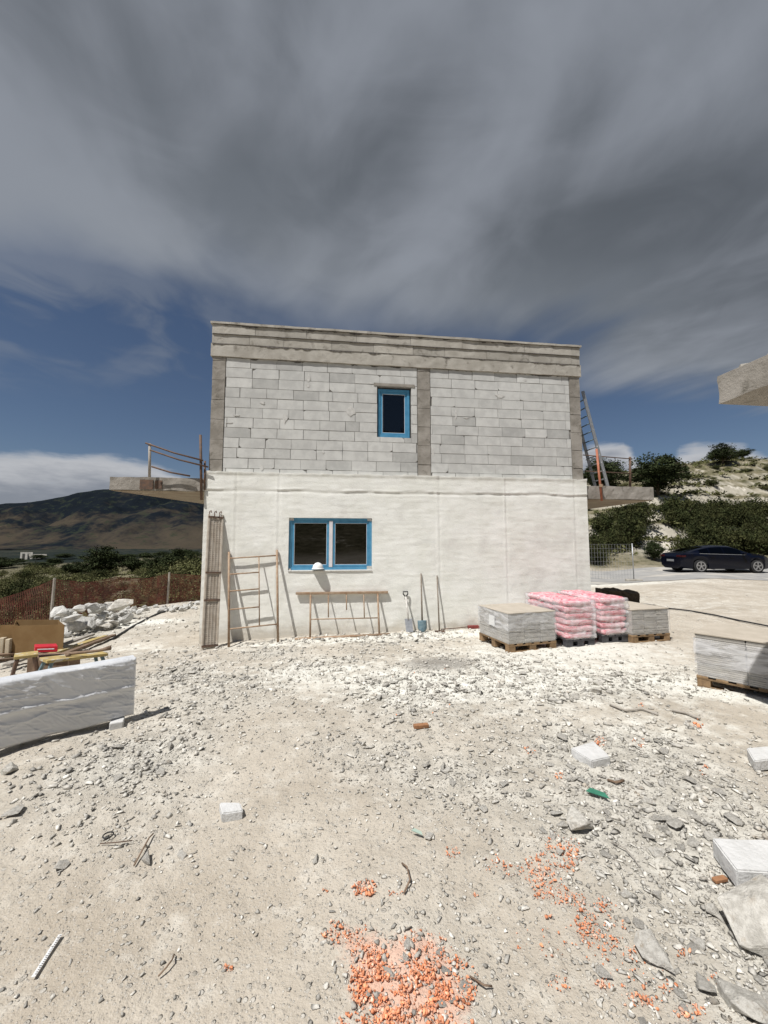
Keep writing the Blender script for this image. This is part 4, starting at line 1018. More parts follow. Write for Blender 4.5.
# ------------------------------------------------------------------ wrapped panel, left foreground
def wrapped_panel():
    a = gp(134, 721); c = gp(-62, 776); d = (c - a); d.z = 0; Lh = d.length; d.normalize(); n = Vector((-d.y, d.x, 0))
    if n.y < 0: n = -n
    up = Vector((0, 0, 1)); zb0 = a.z + .055; H = .50; T = .13
    o = empty('wrapped_panel', (a + c) / 2 + n * T / 2, 'long panel pack wrapped in silver grey foil at the left foreground', 'wrapped panel')
    nu, nv = 260, 90; U, V_ = np.meshgrid(np.linspace(0, Lh, nu), np.linspace(0, 1, nv))
    # creases: diagonal tension folds and a horizontal seam band
    w1 = np.abs(fbm(U * 2.2 + V_ * 2.5, V_ * 9 - U * 4.5, octv=3, seed=81)); w2 = np.abs(fbm(U * 13 - V_ * 7, V_ * 3.5 + U * 2, octv=3, seed=82)); 
    seam = V_ - (.50 + .05 * fbm(U * 1.5, 4., octv=3, seed=85)); D = -(.007 * (1 - w1 * 3).clip(0, 1) ** 2 + .004 * (1 - w2 * 3.5).clip(0, 1) ** 2)
    D += -np.exp(-(seam / .035) ** 2) * .010 + .008 * np.exp(-((seam + .09) / .06) ** 2)
    D += fbm(U * 1.6, V_ * 1.6, octv=3, seed=83) * .012
    bul = .0
    ed = np.minimum(np.minimum(V_, 1 - V_) * H, np.minimum(U, Lh - U)); D += np.where(ed < .025, (1 - ed / .025) ** 2 * .022, 0)
    slope = (c.z - a.z)
    sag = .018 * fbm(U * 3, 1., octv=3, seed=84) 
    P = np.zeros((nv, nu, 3))
    zz = zb0 + slope * U / Lh * .9 + V_ * H + (1 - V_) ** 3 * sag + V_ ** 4 * sag * .4
    P[..., 0] = a.x + d.x * U + n.x * D; P[..., 1] = a.y + d.y * U + n.y * D; P[..., 2] = zz
    mb = MB(); mb.grid(P, flip=True)
    B = P.copy(); B[..., 0] = a.x + d.x * U + n.x * (T - D * .5); B[..., 1] = a.y + d.y * U + n.y * (T - D * .5); mb.grid(B)
    def strip(p, q, m_=6, amp=.006, fl=False):
        G = np.stack([p + (q - p) * t for t in np.linspace(0, 1, m_)]); G[1:-1] += (fbm(G[1:-1, :, 0] * 12, G[1:-1, :, 1] * 12 + G[1:-1, :, 2] * 9, octv=3, seed=5) * amp)[..., None]; mb.grid(G, flip=fl)
    strip(P[-1], B[-1], fl=True); strip(P[0], B[0]); strip(P[:, 0], B[:, 0], fl=True); strip(P[:, -1], B[:, -1])
    mb.build('foil_wrap', M['foil'], o, smooth=True)
    # loose torn flap hanging under the left part
    G = np.zeros((14, 40, 3))
    for i, v in enumerate(np.linspace(0, 1, 14)):
        for j, u in enumerate(np.linspace(1.0, 2.1, 40)):
            p = a + d * u - n * (.02 + .10 * math.sin(v * 2.4) + .02 * math.sin(u * 9 + v * 5)); G[i, j] = (p.x, p.y, zb0 + slope * u / Lh * .9 - .0 - .06 * v * (1 + .3 * math.sin(u * 7)) + .03)
    mb = MB(); mb.grid(G); f = mb.build('loose_flap', M['foil'], o, smooth=True)
    # supports
    for px_, py_, wd, lab in ((112, 730, .10, 'white block offcut propping the right end of the foil wrapped panel'),):
        q = gp(px_, py_); mb = MB(); mb.cbox(q + Vector((0, .06, -.01)), wd, .12, zb0 + .02 - q.z + (slope * .5 if px_ < 50 else 0), .5); prop(mb.build('support_block', M['rock_cut'], bevel=.008), lab, 'block')
wrapped_panel()

# ------------------------------------------------------------------ junk behind the wrapped panel
def junk():
    # open cardboard box
    a = gp(57.5, 657); up = Vector((0, 0, 1)); H = .52; x0 = a.x - 1.15; y0 = a.y
    o = empty('cardboard_box', (a.x - .5, a.y + .3, a.z), 'large open brown cardboard box at the left edge behind the foil panel', 'cardboard box')
    mb = MB(); t = .008; w, dp = .80, .55
    mb.box((a.x - w, a.y, a.z), (w, .10, 0), (0, t, 0), (0, 0, H)); mb.box((a.x - .010, a.y + .11, a.z), (.008, 0, 0), (-.47, dp - .12, 0), (0, 0, H - .01)); mb.box((a.x - w - .48, a.y + dp, a.z), (w, .0, 0), (0, t, 0), (0, 0, H - .004)); mb.box((a.x - w, a.y + .011, a.z), (.008, 0, 0), (-.47, dp - .02, 0), (0, 0, H - .01))
    mb.build('carton', M['card'], o)
    mb = MB(); mb.box((a.x - w - .28, a.y + .06, a.z + .02), (.27, .04, 0), (0, t, 0), (0, 0, H - .02)); mb.build('flap', M['card'], o)
    mb = MB(); mb.cbox((a.x - w - .14, a.y - .02, a.z), .09, .09, .33, .2); mb.cbox((a.x - w - .03, a.y - .02, a.z), .07, .07, .31, .1)
    prop(mb.build('paper_roll', mat('tan_paper', (.42, .35, .25), (.5, .43, .32), 8, .8), bevel=.01), 'pale paper packets standing in front of the cardboard box', 'packet')
    # yellow formwork bench
    def bench(A, B, wd, h, lab, legs, th=.035):
        A, B = Vector(A), Vector(B); d = (B - A); n = Vector((-d.y, d.x, 0)).normalized()
        e = empty('trestle_bench', (A + B) / 2 - Vector((0, 0, h)), lab, 'bench')
        mb = MB(); mb.box(A - n * wd / 2, d, n * wd, Vector((0, 0, th))); mb.build('bench_top', M['yellow'], e, bevel=.004)
        for f, s_ in legs:
            p = A + d * f + n * s_ * wd * .4; mb = MB(); mb.tube(p, p + d.normalized() * .05 * (1 if f > .5 else -1) + n * s_ * .04 - Vector((0, 0, h)), .022, .018, n=6); mb.build('leg', M['blue_tool'] if legs is L1 else M['steel_dark'], e)
    L1 = [(.08, -1), (.08, 1), (.9, -1), (.9, 1)]; L2 = [(.15, -1), (.15, 1), (.85, -1), (.85, 1)]
    g = at(43, 662, 4.75); g2 = at(104, 654.5, 5.3)
    bench(g, g2, .24, .17, 'low yellow plank bench on blue legs behind the foil panel', L1)
    g = at(14, 658, 5.0); g2 = at(38, 655, 5.15)
    bench(g, g2, .22, .28, 'small yellow stool on thin dark legs left of the yellow bench', L2)
    # red case on the stool end
    p = at(46, 653, 5.25); mb = MB(); mb.box(p + Vector((-.15, 0, -.0)), (.27, .04, 0), (-.12, .12, 0), (0, 0, .085)); e = prop(mb.build('red_case', M['red'], bevel=.01), 'small red case lying in front of the cardboard box', 'case')
    mb = MB(); mb.box(p + Vector((-.12, .001, .04)), (.2, .0296, 0), (0, .002, 0), (0, 0, .012)); mb.build('label_strip', M['label'], e)
    mb = MB(); q = at(46, 657.5, 5.3); mb.box(q + Vector((-.25, 0, -.3)), (.5, .08, 0), (0, .2, 0), (0, 0, .30)); prop(mb.build('timber_block', M['wood_dark'], bevel=.006), 'weathered timber block under the red case', 'timber')
    # drill-like tool on the bench
    p = at(66, 656.5, 4.95) + Vector((0, 0, .03)); mb = MB(); mb.path([p, p + Vector((.35, .08, .02)), p + Vector((.48, .1, .05))], [.022, .016, .03]); mb.path([p + Vector((.05, 0, 0)), p + Vector((.02, -.03, -.02))], .02)
    prop(mb.build('hand_tool', M['wood_dark'], smooth=True), 'brown long hand tool lying on the yellow bench', 'tool')
    # planks
    r = random.Random(8)
    planks = [((40, 668), (116, 638), .09, 'reddish timber plank reaching furthest towards the hose'), ((35, 666), (108, 639), .12, 'pale plank beside the reddish timber plank'), ((10, 672), (95, 637), .10, 'long grey plank between cardboard box and rubble heap'),
              ((-5, 664), (22, 657), .16, 'brown board lying flat at the left edge'), ((-5, 671), (40, 660), .10, 'dark brown board at the left edge under the stool')]
    for k, (p, q, w, lab) in enumerate(planks):
        A, B = gp(*p) + Vector((0, 0, .05 + .02 * k)), gp(*q) + Vector((0, 0, .04)); d = B - A; n = Vector((-d.y, d.x, 0)).normalized()
        mb = MB(); mb.box(A, d, n * w, Vector((0, 0, .035)), r.random()); prop(mb.build('plank', [M['wood_dark'], M['yellow'], M['plank_grey'], M['wood_dark'], M['wood_dark']][k], bevel=.004), lab, 'plank')
    # black hose
    pts = [gp(x_, y_) + Vector((0, 0, .02)) for x_, y_ in ((112, 640), (122, 634), (133, 627), (147, 619.5), (156, 615), (168, 611), (182, 607), (196, 603.5))]
    mb = MB(); mb.path(pts, .02, n=8); prop(mb.build('hose', M['black'], smooth=True), 'black hose running up to the rubble left of the house', 'hose')
    pts = [gp(x_, y_) + Vector((0, 0, h)) for x_, y_, h in ((650, 606, .02), (668, 609.5, .03), (690, 612, .03), (715, 616.5, .03), (740, 622, .03), (768, 627.5, .03), (800, 634, .03))]
    mb = MB(); mb.path(pts, .016, n=8); prop(mb.build('hose', M['black'], smooth=True), 'black hose on the ground between the right tile stacks', 'hose')
junk()

# ------------------------------------------------------------------ orange safety net fence
def net_fence():
    base = [(-12.3, 7.4), (-9.6, 8.85), (-8.25, 9.75), (-7.9, 11.4), (-7.35, 13.3), (-6.4, 16.0), (-5.0, 19.0)]
    tops = [.75, .75, 1.02, 1.0, 1.0, 1.0, 1.0]
    o = empty('safety_net_fence', (base[2][0], base[2][1], gzs(*base[2])), 'orange plastic safety net on wooden posts behind the rubble heap', 'fence')
    n = 300; t = np.linspace(0, len(base) - 1, n); bx = np.interp(t, range(len(base)), [b[0] for b in base]); by = np.interp(t, range(len(base)), [b[1] for b in base])
    ht = np.interp(t, range(len(base)), tops); g = gz(bx, by); frac = t - np.floor(t); ht = ht - .10 * np.sin(np.pi * frac) ; bx = bx + .05 * fbm(t * 3, 2.)
    mb = MB(); rows = 17
    for k in range(rows):
        f = k / (rows - 1); z = g + .02 + ht * f + .012 * fbm(t * 9, k * 1.); hh = .012 if 0 < k < rows - 1 else .02
        wob = .04 * fbm(t * 4, f * 3.)
        mb.grid(np.stack([np.stack([bx, by + wob, z], -1), np.stack([bx, by + wob, z + hh], -1)]))
    for j in range(n):
        p = np.array([[bx[j], by[j] + .04 * float(fbm(t[j] * 4, f * 3.)), g[j] + .02 + ht[j] * f] for f in np.linspace(0, 1, 6)]); q = p + np.array([.014, .004, 0])
        mb.grid(np.stack([p, q]))
    o1 = mb.build('net', M['net'], o); sf = o1.modifiers.new('s', 'SOLIDIFY'); sf.thickness = .002
    for (x_, y_), h in zip(base[1:], tops[1:]):
        if y_ == 11.4: continue
        mb = MB(); z = gzs(x_, y_); mb.tube((x_, y_ - .04, z - .1), (x_ + .03, y_ - .04, z + h + .08), .035, .03, n=7); mb.build('post', M['plank_grey'], o)
net_fence()

# wire mesh site fence on the right
def mesh_fence():
    p = gp(634, 581.5); top = p.z + 1.65
    for i in range(2):
        x1 = p.x - i * 3.45; x0 = x1 - 3.4
        o = empty('mesh_fence_panel', ((x0 + x1) / 2, p.y, p.z), ('wire mesh site fence panel at the road edge ending at the free post', 'wire mesh site fence panel half hidden behind the house corner')[i], 'fence panel')
        mb = MB()
        for k in range(27): x_ = x0 + (x1 - x0) * k / 26; mb.tube((x_, p.y, p.z + .12), (x_, p.y, top), .004, n=4)
        for k in range(9): z_ = p.z + .12 + (top - p.z - .12) * k / 8; mb.tube((x0, p.y, z_), (x1, p.y, z_), .004, n=4)
        mb.build('wire_mesh', M['galv'], o)
        for x_ in (x0, x1):
            mb = MB(); mb.tube((x_, p.y, p.z + .02), (x_, p.y, top + .04), .022, n=8); mb.build('post', M['galv'], o, smooth=True)
        mb = MB(); mb.cbox((x1, p.y, p.z - .02), .68, .22, .13); mb.build('concrete_foot', M['concrete_light'], o, bevel=.02)
mesh_fence()

# ------------------------------------------------------------------ car
def car():
    L = 4.62; hw = .90   # length of the profile tables below is 4.70
    rear = gp(671, 573.5); Yc = 20.0; d0 = ray(701.6, 572); x0 = d0.x / d0.y * Yc - .92; zg = gzs(x0 + 2, Yc) + .03
    yaw = R(-1)
    ax = Vector((math.cos(yaw), math.sin(yaw), 0)); ay = Vector((-math.sin(yaw), math.cos(yaw), 0))
    org = Vector((x0, Yc, zg)); Pt = lambda x, y, z: org + ax * x + ay * (y + hw) + Vector((0, 0, z))
    o = empty('parked_car', Pt(L / 2, 0, 0), 'dark blue fastback car parked along the road at the right', 'car')
    xs = np.unique(np.concatenate([np.linspace(0, L, 48), np.linspace(.5, 1.35, 24), np.linspace(3.35, 4.2, 24)]))
    wr, xf, xr, ra = .335, 3.80, .92, .375
    top = lambda x: np.interp(x, [0, .03, .12, .45, .9, 1.5, 2.1, 2.6, 3.1, 3.45, 3.9, 4.3, 4.55, 4.66, 4.7], [.80, .93, .99, 1.04, 1.21, 1.36, 1.405, 1.385, 1.20, 1.03, .96, .88, .76, .62, .5])
    belt = lambda x: np.interp(x, [0, .12, .6, 1.4, 2.5, 3.2, 3.9, 4.4, 4.7], [.80, .95, .97, .95, .92, .90, .87, .78, .5])
    def bot(x):
        b = np.interp(x, [0, .25, .5, 4.2, 4.5, 4.7], [.34, .24, .19, .19, .22, .34])
        for c in (xr, xf):
            dx = x - c
            if abs(dx) < ra: b = max(b, wr + math.sqrt(ra * ra - dx * dx) - .0)
        return b
    wid = lambda x: hw * np.interp(x, [0, .1, .5, 1.2, 3.6, 4.2, 4.55, 4.7], [.80, .88, .97, 1., 1., .95, .80, .62])
    ring_n = None; G = []
    for x in xs:
        w = wid(x); b = bot(x); be = min(belt(x), top(x)); tp = top(x); tw = w * np.interp(x, [0, .5, 1.5, 2.6, 3.3, 3.6, 4.7], [.9, .80, .70, .70, .80, .9, .9]) if tp > be + .02 else w * .93
        sec = [(w * .6, min(.2, b) if abs(x - xr) > ra and abs(x - xf) > ra else .2), (w * .94, b), (w * 1.0, b + (be - b) * .35), (w * 1.0, b + (be - b) * .7), (w * .965, be), (w * .94 + (tw - w * .94) * .06, be + (tp - be) * .06), (tw + .03, be + (tp - be) * .86), (tw * .86, be + (tp - be) * .98), (tw * .4, tp + .012), (0, tp + .016)]
        full = [(-a, z) for a, z in sec] + [(a, z) for a, z in sec[-2::-1]]
        G.append([Pt(x, a, z) for a, z in full])
    G = np.array([[list(v) for v in row] for row in G]); mb = MB(); mb.grid(G, flip=True); n = G.shape[1]
    mb.add(G[0], [tuple(range(n))]); mb.add(G[-1], [tuple(range(n - 1, -1, -1))])
    body = mb.build('body', M['paint'], o, smooth=True); 
    es = body.modifiers.new('e', 'EDGE_SPLIT'); es.split_angle = R(35)
    # side glass following the roof line (both sides), rear screen, windscreen
    def sideglass(xa, xb, sgn, nm):
        G2 = []
        for x in np.linspace(xa, xb, 14):
            w = wid(x); be, tp = belt(x), top(x); tw = w * np.interp(x, [0, .5, 1.5, 2.6, 3.3, 3.6, 4.7], [.9, .80, .70, .70, .80, .9, .9])
            p = [(w * .94 + (tw + .03 - w * .94) * f + .012, be + (tp - be) * (.06 + .8 * f)) for f in (.07, .5, .93)]
            G2.append([list(Pt(x, sgn * a, z)) for a, z in p])
        m_ = MB(); m_.grid(np.array(G2), flip=sgn < 0); m_.build('side_window', M['car_glass'], o, smooth=True)
    for sg in (-1, 1):
        for xa, xb in ((.95, 1.42), (1.47, 2.15), (2.2, 3.05)): sideglass(xa, xb, sg, '')
        m_ = MB(); m_.grid(np.array([[list(Pt(x, sg * (wid(x) * .965 + .006), belt(x) + .012)), list(Pt(x, sg * (wid(x) * .965 + .006), belt(x) + .032))] for x in np.linspace(.9, 3.2, 12)]), flip=sg < 0); m_.build('window_trim', M['galv'], o)
        m_ = MB(); m_.box(Pt(2.98, sg * .92, .93), ax * .12, ay * sg * .17, Vector((0, 0, .12))); m_.build('wing_mirror', M['paint'], o, bevel=.02)
        m_ = MB(); m_.box(Pt(1.42, sg * (hw + .001), .80), ax * .2, ay * sg * .022, Vector((0, 0, .025))); m_.box(Pt(2.4, sg * (hw + .001), .79), ax * .2, ay * sg * .022, Vector((0, 0, .025))); m_.build('door_handle', M['paint'], o)
        m_ = MB(); m_.box(Pt(-.006, sg * .45, .80), ax * .05, ay * sg * .30, Vector((0, 0, .10))); m_.box(Pt(.02, sg * .76, .80), ax * .22, ay * sg * .05, Vector((0, 0, .09))); m_.build('tail_light', mat('tail_light_red', (.05, .004, .005), (.03, .003, .004), 9, .3), o, bevel=.01)
        m_ = MB(); m_.box(Pt(4.42, sg * .52, .60), ax * .16, ay * sg * .20, Vector((0, 0, .09))); m_.build('headlight', M['car_glass'], o, bevel=.01)
    for xa, xb in ((.5, 1.35), (2.72, 3.38)):
        m_ = MB(); m_.grid(np.array([[list(Pt(x, s_ * wid(x) * .56, top(x) + .02 - .012 * abs(s_))) for s_ in (-1, 0, 1)] for x in np.linspace(xa, xb, 8)]), flip=True); m_.build('windscreen', M['car_glass'], o, smooth=True)
    m_ = MB(); m_.box(Pt(-.012, -.26, .56), ax * .01, ay * .52, Vector((0, 0, .11))); m_.build('number_plate', M['galv'], o)
    for xc in (xr, xf):
        for sg in (-1, 1):
            c = Pt(xc, sg * (hw - .12), wr); out = ay * sg
            m_ = MB(); m_.path([c - out * .10, c - out * .09, c + out * .09, c + out * .105], [wr - .03, wr, wr, wr - .03], n=28)
            w_ = m_.build('wheel', M['tyre'], o, smooth=True); es = w_.modifiers.new('e', 'EDGE_SPLIT'); es.split_angle = R(40)
            m_ = MB(); co = c + out * .107
            for k in range(28):
                t0, t1 = 2 * math.pi * k / 28, 2 * math.pi * (k + 1) / 28
                v = lambda t, r_: co + ax * (math.cos(t) * r_) + Vector((0, 0, math.sin(t) * r_))
                m_.add([v(t0, .205), v(t1, .205), v(t1, .245), v(t0, .245), v(t0, .205) + out * .01, v(t1, .205) + out * .01, v(t1, .245) + out * .01, v(t0, .245) + out * .01], [(0, 1, 2, 3), (4, 7, 6, 5), (0, 4, 5, 1), (3, 2, 6, 7)])
            for k in range(5):
                for e in (-.16, .16):
                    t = 2 * math.pi * k / 5 + .3; u = ax * math.cos(t) + Vector((0, 0, math.sin(t))); v2 = ax * math.cos(t + e) + Vector((0, 0, math.sin(t + e))); s_ = u.cross(out).normalized()
                    m_.box(co + u * .04 - s_ * .014, s_ * .028, out * .012, v2 * .215 - u * .04)
            m_.tube(co, co + out * .014, .06, n=14)
            m_.build('rim', M['rim'], w_)
    return o
car()

# ------------------------------------------------------------------ rocks
def zone_label(u, table, head, ghead):
    for lim, ph in table:
        if u < lim: return head + ' ' + ph, ghead + ' ' + ph
def rock_proto(k, npts=16, flat=.6, mname='rock', tone_r=.0):
    r = np.random.default_rng(100 + k); p = r.normal(size=(npts, 3)); p /= np.linalg.norm(p, axis=1)[:, None]; p *= r.uniform(.75, 1.0, (npts, 1))
    p *= np.array([.55 * r.uniform(.8, 1.2), .5 * r.uniform(.6, 1.), .5 * flat * r.uniform(.7, 1.2)])
    bm = bmesh.new(); [bm.verts.new(v) for v in p]; bmesh.ops.convex_hull(bm, input=bm.verts)
    for v in [v for v in bm.verts if not v.link_faces]: bm.verts.remove(v)
    bmesh.ops.triangulate(bm, faces=bm.faces)
    return bm
def proto_arrays(k, n, flat):
    bm = rock_proto(k, n, flat); bm.verts.index_update(); V = np.array([v.co[:] for v in bm.verts]); Fq = np.array([[v.index for v in f.verts] for f in bm.faces]); bm.free(); return V, Fq
def rock_mesh(k, flat, m, name='rock'):
    bm = rock_proto(k, 13, flat)
    bmesh.ops.bevel(bm, geom=bm.edges[:], offset=.012, segments=1, affect='EDGES')
    bmesh.ops.triangulate(bm, faces=[f for f in bm.faces if len(f.verts) > 4])
    bmesh.ops.subdivide_edges(bm, edges=[e for e in bm.edges if e.calc_length() > .12], cuts=3, use_grid_fill=True)
    for v in bm.verts:
        c = v.co; n = float(fbm(np.array([c.x * 4 + k * 7]), np.array([c.y * 4]), np.array([c.z * 4]), 4, seed=k)[0]); v.co += c.normalized() * n * .05
    me = bpy.data.meshes.new(name); bm.to_mesh(me); bm.free(); me.materials.append(m)
    tone = random.Random(k).uniform(.3, .75); a = me.attributes.new('tone', 'FLOAT', 'POINT'); a.data.foreach_set('value', [tone] * len(me.vertices)); return me
RM = [rock_mesh(k, f, M['rock']) for k, f in enumerate([.65, .45, .35, .7, .25, .45, .55, .3, .4, .25, .6, .4, .3, .5, .35, .45])]
def place_rock(p, size, label, group, k=None, sink=.25, flat=None, mesh=None, name='rock', rot=None):
    me = mesh or RM[rng.integers(len(RM)) if k is None else k]
    o = link(me, name, (0, 0, 0), rot or (rng.uniform(-.2, .2), rng.uniform(-.2, .2), rng.uniform(0, 6.28)), size)
    o.location = (p[0], p[1], p[2] + size * .26 * (1 - sink)); return prop(o, label, 'rock', group)
def pxsize(p): return F / max(.5, math.hypot(p[0], p[1], p[2] - EYE.z))
M['rock_white'] = mat('white_limestone', (.46, .45, .42), (.62, .61, .58), 9, .95, .9, 30, .1, tone=.3, bdist=.012, third=(.46, .44, .40), tscale=5, tlo=.54, thi=.7)
RW = [rock_mesh(30 + k, f, M['rock_white']) for k, f in enumerate([.8, .6, .7, .5, .9, .65])]
# individually recognisable rocks (pixel, width in pixels)
special = [
    ((578, 826), 52, 0, 'big grey rock with a dark hollow under it, below the green shard'),
    ((147, 860), 22, 3, 'pale wedge shaped rock right of the black ring'),
    ((60, 868), 26, 9, 'thin bar shaped stone in the left foreground'),
    ((14, 815), 26, 4, 'flat tan stone at the left edge below the foil panel'),
    ((8, 772), 34, 5, 'large pale slab rock at the left edge under the foil panel'),
    ((182, 856), 17, 2, 'grey rock alone right of the pale wedge shaped rock'),
    ((316, 860), 16, 6, 'small upright grey stone above the orange foam'),
    ((676, 826), 28, 1, 'grey rock left of the large white block, upper one'),
    ((660, 958), 58, 7, 'wide flat grey rock in the lower right foreground'),
    ((606, 975), 26, 7, 'grey rock touching the orange crumbs at the lower right'),
    ((768, 935), 100, 10, 'largest grey boulder at the lower right edge'),
    ((712, 912), 30, 5, 'rounded grey rock left of the largest boulder'),
    ((745, 1008), 60, 12, 'tan grey boulder in the bottom right corner'),
    ((700, 985), 34, 7, 'grey rock between the flat rock and the bottom right boulder'),
    ((165, 717), 16, 3, 'dark shadowed stone just right of the foil panel end'),
    ((430, 838), 20, 2, 'pale grey stone right of the tiny green chip'),
    ((388, 974), 18, 6, 'grey stone sunk in the main patch of orange foam'),
    ((170, 748), 18, 3, 'brownish round stone on the gravel patch by the foil panel'),
    ((484, 764), 9, 0, 'small dark stone in the middle of the yard'),
    ((483, 810), 22, 9, 'dark long stone below the middle of the yard'),
    ((637, 806), 10, 0, 'small dark round stone right of the green shard'),
]
for (pp, w, k, lab) in special:
    p = gp(*pp); place_rock(p, w / pxsize(p) * .52, lab, None, k, sink=.5)
# all other stones: random, denser where the photograph is stony
N = 190000
rr = np.exp(rng.uniform(math.log(1.2), math.log(17), N)); th = rng.uniform(-R(50), R(50), N); X = rr * np.sin(th); Y = rr * np.cos(th)
m = rubble_mask(X, Y); dens = .03 + .8 * np.clip(m, 0, 1) ** 1.3
dens = dens * np.where(rr > 8, .5, 1)
keep = rng.uniform(size=N) < dens
inside = ((X - WO.x) * wy.x + (Y - WO.y) * wy.y > -.02) & ((X - WO.x) * wx.x + (Y - WO.y) * wx.y > -.1) & ((X - WO.x) * wx.x + (Y - WO.y) * wx.y < WL + .1)
keep &= ~inside & (Y < 15.5) & ~((X < -6.5) & (Y > 12.5))
X, Y, m = X[keep], Y[keep], np.clip(m[keep], 0, 1); r_ = np.hypot(X, Y)
size = .005 + .010 * rng.pareto(1.9, len(X)); size = np.minimum(size, .026 + .062 * m * rng.uniform(.15, 1, len(X)) ** 1.6); size *= (1 + .25 * np.clip(r_ - 2, 0, 6)) ** .9
size = np.minimum(size, .15)
# keep the smooth tan stretch at the front almost clean
order = np.argsort(-size / r_); n_ind = 152
Z = gz(X, Y)
marks = [((365, 893), 'above the orange foam patch'), ((340, 985), 'along the left side of the orange foam patch'), ((480, 1000), 'right of the orange foam patch'), ((60, 900), 'around the measuring strip and rubber ring'), ((231, 817), 'around the small white block offcut'),
         ((110, 745), 'in front of the foil wrapped panel'), ((590, 765), 'around the flat white block offcut'), ((598, 805), 'around the green shard'), ((740, 860), 'beside the large white block'), ((700, 950), 'between the large boulders at the lower right'), ((600, 950), 'among the scattered orange crumbs at the lower right'),
         ((540, 870), 'among the orange crumbs right of the foam patch'), ((730, 735), 'below the large right tile stack'), ((640, 715), 'around the thin pale slat'), ((520, 690), 'in front of the left tile stack'), ((421, 735), 'around the orange brown wood chip'), ((480, 770), 'around the small dark stone mid yard'),
         ((430, 830), 'around the tiny pale green chip'), ((300, 660), 'in front of the trestle frame and scaffold'), ((430, 650), 'in front of the shovel and rake'), ((180, 690), 'on the path right of the foil wrapped panel'), ((300, 780), 'in the open middle of the yard'), ((600, 680), 'in front of the pink sacks'), ((200, 940), 'in the open lower left foreground'), ((768, 905), 'above the largest boulder'), ((712, 912), 'around the rounded grey rock'), ((660, 915), 'above the wide flat grey rock'), ((690, 990), 'left of the bottom right corner boulder'),
         ((690, 870), 'left of the large white block corner'), ((676, 822), 'around the grey rock left of the large white block'), ((690, 780), 'between the green shard and the right edge'), ((755, 810), 'between the two white blocks at the right edge'), ((640, 850), 'right of the big hollow-sided rock'), ((640, 890), 'in the stony strip above the scattered crumbs'), ((640, 765), 'right of the flat white block offcut'), ((530, 760), 'left of the flat white block offcut')]
mk = np.array([list(gp(*p))[:2] for p, _ in marks])
for i in order[:n_ind]:
    j = int(np.argmin(np.hypot(mk[:, 0] - X[i], mk[:, 1] - Y[i]) / np.hypot(mk[:, 0], mk[:, 1]))); ph = marks[j][1]; big = size[i] * F / r_[i] > 13
    place_rock((X[i], Y[i], Z[i]), size[i], ('larger' if big else 'small') + ' grey limestone chunk lying ' + ph, ('larger' if big else 'small') + ' limestone chunks ' + ph, sink=.55)
rest = order[n_ind:]
def scatter(name, X, Y, Z, S_, protos, material, tone_spread=.5, sink=.15, kind='stuff', tilt=.5):
    Vs, Fs, Ts, off = [], [], [], 0; pid = rng.integers(len(protos), size=len(X))
    for k, (V, Fq) in enumerate(protos):
        ii = np.where(pid == k)[0]; n = len(ii)
        if not n: continue
        a = rng.uniform(0, 6.28, n); b = rng.normal(0, tilt, n); c, s = np.cos(a), np.sin(a); cb, sb = np.cos(b), np.sin(b)
        v = V[None] * S_[ii, None, None]
        y1 = v[..., 1] * cb[:, None] - v[..., 2] * sb[:, None]; z1 = v[..., 1] * sb[:, None] + v[..., 2] * cb[:, None]; x1 = v[..., 0]
        P = np.stack([x1 * c[:, None] - y1 * s[:, None] + X[ii, None], x1 * s[:, None] + y1 * c[:, None] + Y[ii, None], z1 + (Z[ii] + S_[ii] * sink)[:, None]], -1)
        Vs.append(P.reshape(-1, 3)); Fs.append((Fq[None] + (np.arange(n) * len(V))[:, None, None] + off).reshape(-1, 3)); off += n * len(V)
        Ts.append(np.repeat(np.clip(.5 + rng.normal(0, tone_spread * .5, n), 0, 1), len(V)))
    me = fast_mesh(name, np.concatenate(Vs), np.concatenate(Fs), material, dict(tone=np.concatenate(Ts)), corners=3)
    o = link(me, name); o['kind'] = kind; return o
protos = [proto_arrays(k, 8, f) for k, f in enumerate([.6, .45, .35, .6, .28, .7, .4, .5, .35, .55, .45, .3])]
g = scatter('gravel', X[rest], Y[rest], Z[rest], size[rest], protos, M['rock'])
prop(g, 'small stones and gravel strewn over the yard', 'gravel')

px_of = lambda p: 384 + F * p.x / p.y
# rubble heap by the net fence: individual boulders
heap = []
r = random.Random(17)
for k in range(112):
    px_ = r.uniform(56, 198) if k % 4 else r.uniform(60, 130); py_ = 0
    u = (px_ - 58) / 140; lo = 640 - 28 * u; hi = 616 - 12 * u if u > .25 else 622 - 8 * u
    if u > .5: lo = hi + 6
    py_ = r.uniform(hi, lo); p = gp(px_, py_); sz_ = r.uniform(.12, .36) * (1.1 if u < .5 else .9)
    heap.append((p, sz_))
for k, (p, s_) in enumerate(heap):
    lift = .0 if k < 50 or px_of(p) > 132 else r.uniform(.08, .38) * (1 - abs(p.x + 7.0) / 3)
    place_rock((p.x, p.y, p.z + max(lift, 0)), s_, *zone_label(384 + F * p.x / p.y, [(70, 'left end'), (84, 'left shoulder'), (98, 'left of the top'), (112, 'around the top'), (126, 'right of the top'), (140, 'right shoulder'), (156, 'start of the low right tail'), (175, 'middle of the low right tail'), (999, 'far end of the low right tail')], 'grey white limestone boulder of the rubble heap,', 'rubble heap boulders,'), mesh=RW[r.randrange(len(RW))], rot=(r.uniform(-.6, .6), r.uniform(-.6, .6), r.uniform(0, 6)))
